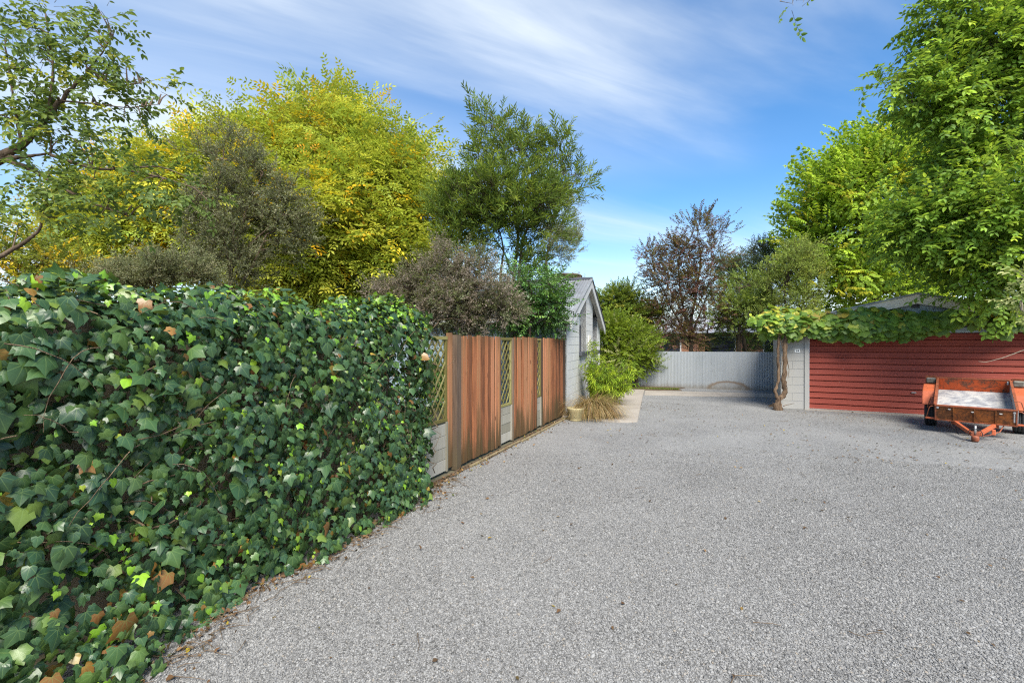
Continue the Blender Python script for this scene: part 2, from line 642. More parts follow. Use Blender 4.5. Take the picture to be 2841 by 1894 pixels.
def galv_material():
    t = NT('galvanised_iron')
    w = t.coord('World')
    v = t.coord('World', (1, 1, 0.08))
    n1 = t.noise(v, 5, 6, 0.65, 0.4)
    n2 = t.noise(w, 1.1, 5, 0.6, 0.5)
    r = t.rand()
    c = t.mix(t.range(n1, 0.3, 0.7), (0.29, 0.312, 0.33), (0.38, 0.40, 0.412))
    c = t.mix(t.range(r, 0, 1, 0.0, 0.35), c, (0.33, 0.355, 0.375))
    c = t.mix(t.range(n2, 0.55, 0.75, 0, 0.35), c, (0.22, 0.25, 0.26))
    sep = t.n('ShaderNodeSeparateXYZ')
    t.t.links.new(w, sep.inputs[0])
    # an old arched stain of rust and soil at the foot of one sheet
    x = t.math('DIVIDE', t.math('SUBTRACT', sep.outputs[0], 0.52), 0.62)
    z = t.math('DIVIDE', sep.outputs[2], 0.27)
    rr = t.math('SQRT', t.math('ADD', t.math('MULTIPLY', x, x), t.math('MULTIPLY', z, z)))
    rr = t.math('ADD', rr, t.math('MULTIPLY', t.math('SUBTRACT', t.noise(w, 7, 5), 0.5), 0.25))
    d = t.math('ABSOLUTE', t.math('SUBTRACT', rr, 1.0))
    ring = t.range(d, 0.03, 0.22, 0.75, 0.0, True)
    inner = t.range(rr, 0.75, 1.0, 0.28, 0.0, True)
    c = t.mix(inner, c, (0.30, 0.24, 0.18))
    c = t.mix(ring, c, (0.20, 0.125, 0.065))
    foot = t.range(t.math('ADD', sep.outputs[2], t.math('MULTIPLY', t.math('SUBTRACT', n1, 0.5), 0.3)), 0.0, 0.22, 0.65, 0.0, True)
    c = t.mix(foot, c, (0.19, 0.165, 0.13))
    return t.bsdf(c, 0.5, 0.35, 0.4)
M['galv'] = galv_material()

def door_material():
    t = NT('oxide_red_door')
    w = t.coord('World')
    v = t.coord('World', (0.12, 1, 2.5))
    n1 = t.noise(v, 10, 6, 0.65)
    n2 = t.noise(w, 1.2, 5, 0.6, 0.3)
    c = t.mix(t.range(n1, 0.3, 0.7), (0.23, 0.048, 0.033), (0.30, 0.068, 0.047))
    c = t.mix(t.range(n2, 0.45, 0.75, 0, 0.45), c, (0.20, 0.055, 0.045))
    fl = t.voro(t.coord('World', (5, 1, 9)), 1.0)
    c = t.mix(t.range(fl, 0.03, 0.06, 0.6, 0.0), c, (0.36, 0.28, 0.25))
    return t.bsdf(c, 0.75, 0.0, 0.18, t.bump(n1, 0.12, 0.004))
M['door'] = door_material()
M['alu'] = plain('dull_aluminium', (0.55, 0.56, 0.57), 0.35, 0.7)
M['steel'] = plain('worn_steel', (0.34, 0.33, 0.31), 0.42, 0.7, 0.3, 30)

def concrete_material(name, a, b):
    t = NT(name)
    w = t.coord('World')
    n1 = t.noise(w, 1.6, 7, 0.65, 0.4)
    n2 = t.noise(w, 60, 4, 0.7)
    n3 = t.noise(w, 6, 6, 0.7, 0.4)
    c = t.mix(t.range(n1, 0.3, 0.7), a, b)
    c = t.mix(t.range(n2, 0.4, 0.7, 0, 0.35), c, tuple(x * 0.6 for x in a))
    c = t.mix(t.range(n3, 0.58, 0.75, 0, 0.4), c, (0.20, 0.165, 0.125))
    return t.bsdf(c, 0.85, 0, 0.3, t.bump(n2, 0.3, 0.004))
M['concrete'] = concrete_material('path_concrete', (0.246, 0.217, 0.184), (0.353, 0.320, 0.279))
M['soil'] = concrete_material('garden_soil', (0.06, 0.042, 0.028), (0.13, 0.095, 0.062))
M['earth'] = concrete_material('yard_earth', (0.08, 0.075, 0.045), (0.14, 0.12, 0.075))

def rust_paint(name, paint, rust, lo, hi, rough=0.55):
    t = NT(name)
    v = t.coord('World')
    n1 = t.noise(v, 7, 8, 0.72, 0.6)
    n2 = t.noise(v, 30, 6, 0.75)
    sp = t.voro(v, 13)
    m = t.range(t.math('ADD', n1, t.math('MULTIPLY', n2, 0.35)), lo, hi, 0, 1, True)
    rc = t.mix(t.range(n2, 0.35, 0.7), rust, tuple(x * 0.3 for x in rust))
    pc = t.mix(t.range(n1, 0.3, 0.6), paint, tuple(x * 0.72 for x in paint))
    c = t.mix(m, pc, rc)
    c = t.mix(t.range(sp, 0.10, 0.17, 0.85, 0.0, True), c, (0.05, 0.022, 0.015))
    return t.bsdf(c, rough, 0, 0.35, t.bump(n2, 0.25, 0.004))
M['orange'] = rust_paint('faded_orange_paint', (0.50, 0.12, 0.048), (0.22, 0.075, 0.03), 0.78, 0.98)
M['orange_in'] = rust_paint('bright_orange_paint', (0.44, 0.070, 0.014), (0.16, 0.06, 0.03), 0.64, 0.80)
M['rust'] = rust_paint('rusted_orange_paint', (0.27, 0.085, 0.018), (0.10, 0.038, 0.014), 0.55, 0.80)
M['frame_rust'] = rust_paint('rusted_frame_paint', (0.30, 0.085, 0.04), (0.17, 0.065, 0.032), 0.60, 0.88)

def bed_material():
    t = NT('worn_bed_sheet')
    v = t.coord('World')
    n1 = t.noise(v, 5, 7, 0.68, 0.5)
    n2 = t.noise(v, 38, 5, 0.7)
    c = t.ramp(t.math('ADD', t.math('MULTIPLY', n1, 0.8), t.math('MULTIPLY', n2, 0.25)), [(0.32, (0.120, 0.124, 0.144)), (0.48, (0.264, 0.272, 0.296)), (0.6, (0.448, 0.444, 0.432)), (0.8, (0.512, 0.504, 0.480))])
    return t.bsdf(c, 0.6, 0.1, 0.4, t.bump(n2, 0.2, 0.004))
M['bed'] = bed_material()
M['tyre'] = plain('tyre_rubber', (0.022, 0.023, 0.025), 0.8, 0, 0.35, 18, 0.4)
M['black'] = plain('black_cable', (0.015, 0.015, 0.016), 0.6)
M['lens'] = plain('clouded_lamp_glass', (0.16, 0.155, 0.13), 0.35, 0, 0.3, 20)
M['pot'] = concrete_material('glazed_pot', (0.264, 0.216, 0.104), (0.400, 0.344, 0.200))
M['straw'] = plain('dry_vine_straw', (0.20, 0.155, 0.10), 0.95, 0, 0.45, 14, 0.6)
M['drum'] = plain('brown_drum', (0.15, 0.115, 0.075), 0.95, 0, 0.45, 10, 0.8)
M['sign'] = plain('sign_white', (0.80, 0.80, 0.78), 0.4, 0, 0.03)
M['digit'] = plain('sign_black', (0.012, 0.012, 0.013), 0.5, 0, 0.03)
M['brick'] = plain('far_brick', (0.30, 0.15, 0.09), 0.9, 0, 0.3, 20)
M['farroof'] = plain('far_roof', (0.33, 0.34, 0.36), 0.7, 0, 0.2, 8)

# ================================================================== the setting
def sheet(name, poly, z, mat, kind='structure', thick=None):
    mb = MB()
    n = len(poly)
    if thick:
        V = [(x, y, z) for x, y in poly] + [(x, y, z - thick) for x, y in poly]
        Fs = [tuple(range(n)), tuple(range(n, 2 * n))[::-1]] + [(i, i + n, (i + 1) % n + n, (i + 1) % n) for i in range(n)]
    else:
        V = [(x, y, z) for x, y in poly]
        Fs = [tuple(range(n))]
    mb.add(V, Fs)
    return mb.build(name, mat, kind=kind)

sheet('ground', [(-600, -600), (600, -600), (600, 600), (-600, 600)], -0.012, M['earth'])
driveway = sheet('driveway', [(-3.02, -6), (12, -6), (12, 18.6), (-3.3, 18.4), (-2.2, 9.9), (-3.02, 9.9)], 0.0, M['gravel'])

def gxy(x, y):
    p = ground(x, y)
    return (p[0], p[1])

PATH = [(-3.0, 9.60), (-2.3, 9.52), (-1.80, 9.50), (-1.55, 9.62), (-1.42, 9.75), (-1.98, 14.75), (-2.13, 16.25), (-4.0, 16.1), (-3.55, 14.0)]
sheet('path', PATH, 0.035, M['concrete'], thick=0.06)
sheet('concrete_strip', [(-1.955, 14.88), (1.95, 15.75), (1.95, 16.85), (-2.10, 16.22)], 0.018, M['concrete'], thick=0.05)
sheet('garden_bed', [(-3.12, 9.75), (-2.72, 9.75), (-2.40, 10.5), (-2.75, 13.4), (-3.25, 13.6)], 0.055, M['soil'], thick=0.08)
sheet('back_bed', [(-4.6, 16.05), (-2.13, 16.28), (-0.95, 16.75), (-1.15, 17.2), (-0.9, 17.75), (-4.6, 17.6)], 0.03, M['soil'], thick=0.06)
sheet('fence_bed', [(-3.02, 4.2), (-2.92, 4.4), (-2.93, 5.2), (-2.90, 5.8), (-2.91, 7.0), (-2.90, 8.2), (-2.89, 9.3), (-2.92, 9.75), (-3.03, 9.75)], 0.008, M['soil'], thick=0.03)

# the stones of the drive that lie near enough to be told from one another
def gravel_stones():
    pts = []
    N = 1600000
    xy = np.stack([RNG.uniform(-3.0, 9.0, N), RNG.uniform(0.6, 8.0, N)], 1)
    right = xy[:, 0] * CW + xy[:, 1] * SW
    fwd = -xy[:, 0] * SW + xy[:, 1] * CW
    keep = (fwd > 1.7) & (np.abs(right / fwd) < 1.28) & (xy[:, 0] > -2.95)
    dens = np.clip((7.6 - fwd) / 4.6, 0, 1) ** 1.2
    keep &= RNG.random(N) < dens
    xy = xy[keep]
    V = np.concatenate([xy, RNG.uniform(0.0, 0.004, (len(xy), 1))], 1)
    me = bpy.data.meshes.new('gravel')
    me.vertices.add(len(V))
    me.vertices.foreach_set('co', V.astype(np.float32).ravel())
    rot = RNG.uniform(-1, 1, (len(V), 3)) * np.array((0.5, 0.5, 3.14))
    sc = RNG.lognormal(0, 0.32, (len(V), 1)) * np.array((0.0047, 0.0036, 0.0028)) * RNG.uniform(0.8, 1.25, (len(V), 3))
    me.attributes.new('rot', 'FLOAT_VECTOR', 'POINT').data.foreach_set('vector', rot.astype(np.float32).ravel())
    me.attributes.new('sc', 'FLOAT_VECTOR', 'POINT').data.foreach_set('vector', sc.astype(np.float32).ravel())
    me.materials.append(M['stone'])
    o = bpy.data.objects.new('gravel', me)
    COL.objects.link(o)
    ng = bpy.data.node_groups.new('scatter_stones', 'GeometryNodeTree')
    ng.interface.new_socket('Geometry', in_out='INPUT', socket_type='NodeSocketGeometry')
    ng.interface.new_socket('Geometry', in_out='OUTPUT', socket_type='NodeSocketGeometry')
    N_, L_ = ng.nodes, ng.links
    gi, go = N_.new('NodeGroupInput'), N_.new('NodeGroupOutput')
    m2p = N_.new('GeometryNodeMeshToPoints')
    ico = N_.new('GeometryNodeMeshIcoSphere')
    ico.inputs['Radius'].default_value = 1.0
    ico.inputs['Subdivisions'].default_value = 1
    smat = N_.new('GeometryNodeSetMaterial')
    smat.inputs['Material'].default_value = M['stone']
    iop = N_.new('GeometryNodeInstanceOnPoints')
    ra = N_.new('GeometryNodeInputNamedAttribute')
    ra.data_type = 'FLOAT_VECTOR'
    ra.inputs[0].default_value = 'rot'
    sa = N_.new('GeometryNodeInputNamedAttribute')
    sa.data_type = 'FLOAT_VECTOR'
    sa.inputs[0].default_value = 'sc'
    L_.new(gi.outputs[0], m2p.inputs['Mesh'])
    L_.new(ico.outputs['Mesh'], smat.inputs['Geometry'])
    L_.new(m2p.outputs[0], iop.inputs['Points'])
    L_.new(smat.outputs[0], iop.inputs['Instance'])
    L_.new(ra.outputs[0], iop.inputs['Rotation'])
    L_.new(sa.outputs[0], iop.inputs['Scale'])
    L_.new(iop.outputs[0], go.inputs[0])
    md = o.modifiers.new('stones', 'NODES')
    md.node_group = ng
    tag(o, 'loose grey gravel stones spread over the driveway', 'gravel', kind='stuff')
gravel_stones()

# ================================================================== paling fence with trellis bays
FX = -3.05
fence = thing('paling_fence', (FX, 7.2, 0), 'red stained timber paling fence with narrow trellis bays beside the driveway', 'fence')
unit_box = MB().bbox((-0.5, -0.5, 0), (0.5, 0.5, 1), 0.03)
def unit(name, mat, mb=unit_box, smooth=False):
    V = np.concatenate(mb.V)
    me = bpy.data.meshes.new(name)
    me.from_pydata(V.tolist(), [], mb.F)
    me.materials.append(mat)
    me.update()
    bm_fix(me)
    return me

def put(name, me, parent, loc, scale=(1, 1, 1), rot=(0, 0, 0), label=None):
    o = bpy.data.objects.new(name, me)
    COL.objects.link(o)
    o.parent = parent
    o.location = np.array(loc) - origin_of(parent)
    o.scale = scale
    o.rotation_euler = rot
    if label:
        o['label'] = label
    return o

me_paling = unit('paling', M['paling'])
me_post = unit('post', M['post'])
me_lat = unit('lattice_slat', M['lattice'])
me_fr = unit('trellis_frame', M['lattice'])
me_board = unit('board', M['greyboard'])

def palings(y0, y1, w=0.118, top=1.75):
    y = y0
    while y < y1 - 0.03:
        ww = min(w * random.uniform(0.86, 1.12), y1 - y)
        if y1 - (y + ww) < 0.05:
            ww = y1 - y
        h = top + random.uniform(-0.012, 0.012)
        zb = 0.03 + random.uniform(-0.01, 0.012)
        put('paling', me_paling, fence, (FX - 0.011 + random.uniform(-0.005, 0.008), y + ww / 2, zb), (0.013, ww - random.uniform(0.016, 0.026), h - zb), (random.uniform(-0.004, 0.004), random.uniform(-0.004, 0.004), random.uniform(-0.03, 0.03)))
        y += ww
palings(5.225, 6.50, 0.118)
palings(7.07, 8.14, 0.112, 1.755)
palings(8.50, 9.80, 0.112, 1.75)
for a, b in ((5.225, 6.50), (7.07, 8.14), (8.50, 9.80)):
    MB().box((FX - 0.030, a, 0.05), (FX - 0.0225, b, 1.70)).build('backing_board', M['gap_shade'], fence)  # dark sheet added behind each run; its colour stands in for gap shade
# posts: an old round-edged one by the ivy, a narrow stained one beside it, posts at the bays
put('post', me_post, fence, (FX - 0.02, 5.165, 0), (0.10, 0.115, 1.755), label='old grey fence post')
put('paling', me_paling, fence, (FX - 0.05, 5.05, 0.05), (0.035, 0.10, 1.73))
for y in (6.525, 7.055, 8.16, 8.485):
    put('post', me_post, fence, (FX - 0.05, y, 0), (0.07, 0.045, 1.735 if y < 8 else 1.74))
put('post', me_post, fence, (FX + 0.0, 9.84, 0), (0.06, 0.05, 1.74))
for z in (0.35, 1.0, 1.6):                                   # rails behind the palings
    for a, b in ((5.22, 6.5), (7.07, 8.14), (8.5, 9.8)):
        put('rail', me_post, fence, (FX - 0.062, (a + b) / 2, z), (0.05, b - a, 0.08))

def trellis(y0, y1, zb=0.62, zt=1.735, step=0.105):
    x = FX - 0.06
    w = 0.035
    for y in (y0 + w / 2, y1 - w / 2):
        put('trellis_frame', me_fr, fence, (x, y, zb), (0.035, w, zt - zb))
    put('trellis_frame', me_fr, fence, (x + 0.002, (y0 + y1) / 2, zt - 0.04), (0.042, y1 - y0, 0.042))
    put('trellis_frame', me_fr, fence, (x + 0.002, (y0 + y1) / 2, zb - 0.005), (0.04, y1 - y0, 0.035))
    ya, yb, za, zz = y0 + w, y1 - w, zb + 0.03, zt - 0.04
    sl = math.tan(R(52))
    for s, dx in ((1, 0.008), (-1, -0.004)):
        span = (yb - ya) * sl + (zz - za)
        k = 0
        c = -(yb - ya) * sl if s > 0 else 0
        lim = (zz - za) if s > 0 else (zz - za) + (yb - ya) * sl
        c += step * 0.6
        while c < lim:
            pts = []
            # z = za + c + s*sl*(y-ya)
            for y in (ya, yb):
                z = za + c + s * sl * (y - ya)
                pts.append((y, z))
            (p0, p1) = pts
            def at_z(zv):
                return ya + (zv - za - c) / (s * sl)
            q = []
            for y, z in (p0, p1):
                if z < za: y, z = at_z(za), za
                if z > zz: y, z = at_z(zz), zz
                q.append((y, z))
            L = math.hypot(q[1][0] - q[0][0], q[1][1] - q[0][1])
            if L > 0.04:
                ang = math.atan2(q[1][0] - q[0][0], q[1][1] - q[0][1])
                put('lattice_slat', me_lat, fence, (x + dx, q[0][0], q[0][1]), (0.008, 0.022, L), (-ang, 0, 0))
            c += step * 1.55
    # horizontal boards closing the foot of the bay
    z = 0.03
    while z < zb - 0.04:
        h = min(0.15, zb - 0.006 - z)
        put('board', me_board, fence, (FX - 0.055 + random.uniform(-0.003, 0.003), (y0 + y1) / 2, z), (0.022, y1 - y0 - 0.01, h - 0.006))
        z += 0.15
    for y in (y0 + 0.02, y1 - 0.02):
        put('board', me_board, fence, (FX - 0.038, y, 0.02), (0.02, 0.035, zb - 0.03))
trellis(4.22, 4.99, 0.66, 1.73)
trellis(6.55, 7.03)
trellis(8.185, 8.465, 0.60)
edge = MB()
for y0, y1, x0, x1 in ((5.3, 7.0, -2.93, -2.90), (7.02, 9.6, -2.90, -2.88)):
    edge.bbox((x0 - 0.02, y0, -0.03), (x0 + 0.02, y1, 0.03), 0.006)
eo = edge.build('timber_edging', M['edging'], loc=(-2.92, 7.4, 0))
tag(eo, 'low weathered timber edging along the foot of the paling fence', 'edging')

# ================================================================== white block house with gable end
HA = np.array((-3.096, 10.22))
HU, HN = np.array((-0.0862, 0.9963)), np.array((0.9963, 0.0862))
def hfr(V):                     # (along wall, outwards, z)
    V = np.asarray(V, float)
    P = HA + V[:, :1] * HU + V[:, 1:2] * HN
    return np.concatenate([P, V[:, 2:3]], 1)
HL, H_EAVE, H_RIDGE = 5.6, 2.22, 3.42
hm = HL / 2
hs = (H_RIDGE - H_EAVE) / hm
house = thing('block_house', tuple(hfr([(hm, 0, 0)])[0]), 'white painted block house with steep gable end and corrugated grey roof', 'house')
OPEN = [(1.62, 2.74), (3.92, 4.90)]          # the two tall recessed bays
def rake(poly, drop=0.0):
    poly = clip(poly, -hs, 1, H_EAVE - drop)                     # z <= eave + hs*a
    return clip(poly, hs, 1, H_EAVE + hs * HL - drop)
# core of the wall behind the blocks, open at the bays
core = MB()
for a0, a1 in ((0.0, OPEN[0][0]), (OPEN[0][1], OPEN[1][0]), (OPEN[1][1], HL)):
    core.prism(rake([(a0, 0), (a1, 0), (a1, 4), (a0, 4)], 0.01), -0.20, -0.006, hfr)
for a0, a1 in OPEN:
    core.prism([(a0, 0), (a1, 0), (a1, 1.30), (a0, 1.30)], -0.20, -0.006, hfr)
core.build('wall', M['mortar'], house)
def blocks(fr, parent, mat, a_max, z_max, opens, clipf, gap=0.009, bw=0.40, bh=0.20, thick=0.10, row0=0):
    z, row = 0.0, row0
    while z < z_max:
        a = -bw / 2 if row % 2 else 0.0
        while a < a_max:
            x0, x1 = max(a, 0), min(a + bw, a_max)
            segs = [(x0, x1)]
            for o0, o1, ob, ot in opens:
                if z + bh / 2 > ob and z + bh / 2 < ot:
                    ns = []
                    for s0, s1 in segs:
                        if s1 <= o0 or s0 >= o1:
                            ns.append((s0, s1))
                        else:
                            if s0 < o0: ns.append((s0, o0))
                            if s1 > o1: ns.append((o1, s1))
                    segs = ns
            for s0, s1 in segs:
                g0 = 0 if s0 <= 0 else gap / 2
                g1 = 0 if s1 >= a_max else gap / 2
                for o0, o1, _, _ in opens:
                    if abs(s1 - o0) < 1e-6: g1 = 0
                    if abs(s0 - o1) < 1e-6: g0 = 0
                p = [(s0 + g0, z + gap / 2), (s1 - g1, z + gap / 2), (s1 - g1, z + bh - gap / 2), (s0 + g0, z + bh - gap / 2)]
                p = clipf(p)
                if area2(p) > 0.002:
                    MB().prism(p, -thick, random.uniform(-0.001, 0.0015), fr).build('block', mat, parent)
            a += bw
        z += bh
        row += 1
blocks(hfr, house, M['block'], HL, 3.5, [(a0, a1, 1.30, 9) for a0, a1 in OPEN], lambda p: rake(p, 0.015))
# reveals of the bays, windows, boards above, sills
for a0, a1 in OPEN:
    dep = -0.21
    for side, (b0, b1) in (('l', (a0 - 0.02, a0)), ('r', (a1, a1 + 0.02))):
        MB().prism(rake([(b0, 1.30), (b1, 1.30), (b1, 4), (b0, 4)], 0.02), dep - 0.05, -0.004, hfr).build('reveal', M['block'], house)
    win = MB()
    wz0, wz1, fw = 1.42, 2.17, 0.06
    for (p0, p1, q0, q1) in ((a0, a0 + fw, wz0, wz1), (a1 - fw, a1, wz0, wz1), (a0 + fw, a1 - fw, wz0, wz0 + fw), (a0 + fw, a1 - fw, wz1 - fw, wz1), ((a0 + a1) / 2 - 0.025, (a0 + a1) / 2 + 0.025, wz0 + fw, wz1 - fw)):
        win.prism([(p0, q0), (p1, q0), (p1, q1), (p0, q1)], dep, dep + 0.06, hfr)
    w = win.build('window', M['charcoal'], house)
    MB().prism([(a0, wz0), (a1, wz0), (a1, wz1), (a0, wz1)], dep - 0.02, dep + 0.015, hfr).build('pane', M['glass'], w)
    s = MB().bbox((a0 - 0.06, dep, 1.30), (a1 + 0.10, 0.09, 1.412), 0.008, hfr)
    s.build('sill', M['charcoal'], house)
    z = wz1
    while z < 3.4:
        p = rake([(a0, z + 0.006), (a1, z + 0.006), (a1, z + 0.145), (a0, z + 0.145)], 0.03)
        if area2(p) > 0.004:
            MB().prism(p, dep - 0.02, dep + 0.03, hfr).build('weatherboard', M['blueboard'], house)
        z += 0.15
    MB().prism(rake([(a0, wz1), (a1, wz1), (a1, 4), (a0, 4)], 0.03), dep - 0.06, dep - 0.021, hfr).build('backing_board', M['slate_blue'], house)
    # round bulkhead lamp near the top of the bay
    lx, lz = (a0 + 0.55, 2.68) if a0 < 3 else (a0 + 0.40, 2.66)
    lamp = MB().lathe([(0.0, 0.0), (0.095, 0.0), (0.095, 0.05), (0.085, 0.07)], np.zeros(3), 16, lambda V: hfr(np.stack([V[:, 0] + lx, V[:, 2] + dep + 0.03, V[:, 1] + lz], 1))).build('wall_lamp', M['charcoal'], house, True)
    MB().lathe([(0.082, 0.06), (0.075, 0.10), (0.05, 0.125), (0.0, 0.135)], np.zeros(3), 16, lambda V: hfr(np.stack([V[:, 0] + lx, V[:, 2] + dep + 0.03, V[:, 1] + lz], 1))).build('lamp_glass', M['alu'], lamp, True)
MB().bbox((2.98, 0.004, 1.40), (3.42, 0.03, 1.86), 0.004, hfr).build('wall_panel', M['cream'], house)
# the side that looks towards the fence: corner board, weatherboards, gutter
def hside(V):                   # (away from the corner, outwards towards the fence, z)
    V = np.asarray(V, float)
    P = HA - V[:, :1] * HN - V[:, 1:2] * HU
    return np.concatenate([P, V[:, 2:3]], 1)
MB().box((0, -0.18, 0), (0.10, 0.0, 2.2), hside).build('corner_board', M['white'], house)
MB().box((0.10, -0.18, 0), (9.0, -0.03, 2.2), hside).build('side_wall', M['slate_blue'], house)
z = 0.1
while z < 2.1:
    V = np.array([(0.10, -0.03, z), (9, -0.03, z), (9, 0.0, z), (0.10, 0.0, z), (0.10, -0.03, z + 0.142), (9, -0.03, z + 0.142), (9, -0.012, z + 0.142), (0.10, -0.012, z + 0.142)])
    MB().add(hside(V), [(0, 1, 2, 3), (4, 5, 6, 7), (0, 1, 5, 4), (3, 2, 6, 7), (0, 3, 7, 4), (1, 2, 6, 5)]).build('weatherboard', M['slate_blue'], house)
    z += 0.15
MB().box((-0.12, 0.0, 2.10), (9.0, 0.20, 2.125), hside).build('soffit', M['soffit'], house)
MB().box((-0.12, 0.16, 2.125), (9.0, 0.27, 2.23), hside).build('gutter', M['white'], house)
# the far roofless sides of the block, so that it is a whole house
MB().box((0.10, -HL, 0), (9.0, -HL + 0.15, 2.2), hside).build('back_wall', M['slate_blue'], house)
MB().box((8.85, -HL + 0.16, 0), (9.0, -0.19, 2.2), hside).build('far_end_wall', M['slate_blue'], house)
# roof: corrugated sheets down each slope
OVH, EOV = 0.16, 0.22
def roof_sheets(side):
    n_sheet = 12
    wS = 0.76
    for k in range(n_sheet):
        b0 = OVH - k * wS
        xs = np.linspace(b0, b0 - wS - 0.03, 41)
        prof = 0.011 * np.sin(xs / 0.076 * 2 * math.pi) + 0.0015 * (k % 2)
        V, Fs = [], []
        aR, aE = hm, -EOV if side < 0 else HL + EOV
        for aa in (aR, aE):
            for x, p in zip(xs, prof):
                dz = abs(aa - hm) * hs
                V.append((aa, x, H_RIDGE + 0.075 - dz + p))
        n = len(xs)
        for i in range(n - 1):
            Fs.append((i, i + 1, n + i + 1, n + i))
        MB().add(hfr(V), Fs).build('roof_sheet', M['roof'], house, True)
roof_sheets(-1)
roof_sheets(1)
MB().tube([(hm, OVH + 0.01, H_RIDGE + 0.085), (hm, -9.0, H_RIDGE + 0.085)], 0.055, 10, fr=hfr).build('ridge_cap', M['charcoal'], house, True)
for s in (-1, 1):
    aE = -EOV if s < 0 else HL + EOV
    zE = H_RIDGE - abs(aE - hm) * hs
    MB().prism([(hm, H_RIDGE + 0.05), (aE, zE + 0.05), (aE, zE - 0.17), (hm, H_RIDGE - 0.17)], OVH - 0.03, OVH, hfr).build('bargeboard', M['white'], house)
    MB().prism([(hm, H_RIDGE + 0.10), (aE - 0.01 * s, zE + 0.10), (aE, zE + 0.055), (hm, H_RIDGE + 0.055)], OVH - 0.04, OVH + 0.025, hfr).build('barge_flashing', M['charcoal'] if s > 0 else M['roof'], house)
    MB().prism([(hm, H_RIDGE - 0.02), (aE, zE - 0.02), (aE, zE - 0.04), (hm, H_RIDGE - 0.04)], 0.002, OVH - 0.031, hfr).build('rake_soffit', M['soffit'], house)

# round drum with a tangle of dry stems, standing behind the ridge
dp = at(1566, 770, 16.2)
drum = thing('twig_topped_drum', (dp[0], dp[1], 0), 'round brown chimney drum wrapped in dry twigs behind the roof ridge', 'chimney')
MB().lathe([(0.56, 0.0), (0.56, 3.3), (0.60, 3.38), (0.60, 3.96), (0.64, 4.0), (0.60, 4.05), (0.0, 4.06)], (dp[0], dp[1], 0), 28).build('drum', M['drum'], drum)
tw = MB()
for i in range(170):
    th, z = RNG.uniform(0, 6.28), RNG.uniform(3.5, 4.08)
    p = []
    for k in range(5):
        rr = 0.63 + RNG.uniform(0.0, 0.12)
        p.append((dp[0] + rr * math.cos(th), dp[1] + rr * math.sin(th), z))
        th += RNG.uniform(-0.3, 0.3)
        z += RNG.uniform(-0.16, 0.08)
    tw.tube(p, 0.008, 3)
tw.build('twigs', M['straw'], drum, kind='stuff')

# ================================================================== garage
GA = np.array((1.60, 13.30))
gr = R(-4.0)
GU, GN = np.array((math.cos(gr), math.sin(gr))), np.array((math.sin(gr), -math.cos(gr)))   # along the front, outwards
def gfr(V):
    V = np.asarray(V, float)
    P = GA + V[:, :1] * GU + V[:, 1:2] * GN
    return np.concatenate([P, V[:, 2:3]], 1)
GW, GDEP = 5.25, 4.4
gm = 2.625
D0, D1, DH = 0.60, 4.65, 1.87
G_RIDGE, gs = 2.70, 0.235
garage = thing('garage', tuple(gfr([(gm, 0, 0)])[0]), 'painted block garage with wide red ribbed roller door and low gable', 'garage')
core = MB()
core.box((0, -0.2, 0), (D0 - 0.10, -0.006, 1.95), gfr)
core.box((D1 + 0.10, -0.2, 0), (GW, -0.006, 1.95), gfr)
core.build('wall', M['mortar'], garage)
blocks(gfr, garage, M['gblock'], D0 - 0.10, 1.9, [], lambda p: p, 0.006, 0.5, 0.2, 0.10, 0)
blocks(lambda V: gfr(np.asarray(V) + np.array((D1 + 0.10, 0, 0))), garage, M['gblock'], GW - D1 - 0.10, 1.9, [], lambda p: p, 0.006, 0.5, 0.2, 0.10, 0)
def gside(V):
    V = np.asarray(V, float)
    P = GA - V[:, :1] * GN - V[:, 1:2] * GU
    return np.concatenate([P, V[:, 2:3]], 1)
MB().box((0.101, -0.2, 0), (GDEP, -0.006, 1.95), gside).build('side_wall', M['mortar'], garage)
blocks(lambda V: gside(np.asarray(V) + np.array((0.101, 0, 0))), garage, M['gblock'], GDEP - 0.101, 1.9, [], lambda p: p, 0.006, 0.4, 0.2, 0.10, 1)
MB().box((0.2, -GDEP, 0), (GW, -GDEP + 0.15, 1.95), gfr).build('back_wall', M['gblock'], garage)
MB().box((GW - 0.15, -GDEP + 0.16, 0), (GW, -0.21, 1.95), gfr).build('far_side_wall', M['gblock'], garage)
for a in (D0 - 0.10, D1):
    MB().bbox((a + 0.004, -0.22, 0), (a + 0.096, 0.03, 1.93), 0.006, gfr).build('door_jamb', M['gblock'], garage)
MB().bbox((0.0, -0.2, DH + 0.005), (GW, 0.035, DH + 0.125), 0.006, gfr).build('lintel', M['blueboard'], garage)
z = DH + 0.13
while z < 2.7:
    p = [(0, z), (GW, z), (GW, z + 0.132), (0, z + 0.132)]
    p = clip(clip(p, -gs, 1, G_RIDGE - gs * gm - 0.05), gs, 1, G_RIDGE + gs * gm - 0.05)
    if area2(p) > 0.004:
        MB().prism(p, -0.06, 0.012, gfr).build('weatherboard', M['blueboard'], garage)
    z += 0.135
MB().prism([(0.01, DH + 0.1), (GW - 0.01, DH + 0.1), (GW - 0.01, G_RIDGE - gs * gm - 0.06), (gm, G_RIDGE - 0.06), (0.01, G_RIDGE - gs * gm - 0.06)], -0.10, -0.061, gfr).build('gable_backing', M['slate_blue'], garage)
MB().bbox((gm - 0.07, 0.013, 2.44), (gm + 0.07, 0.03, 2.60), 0.004, gfr).build('vent', M['charcoal'], garage)
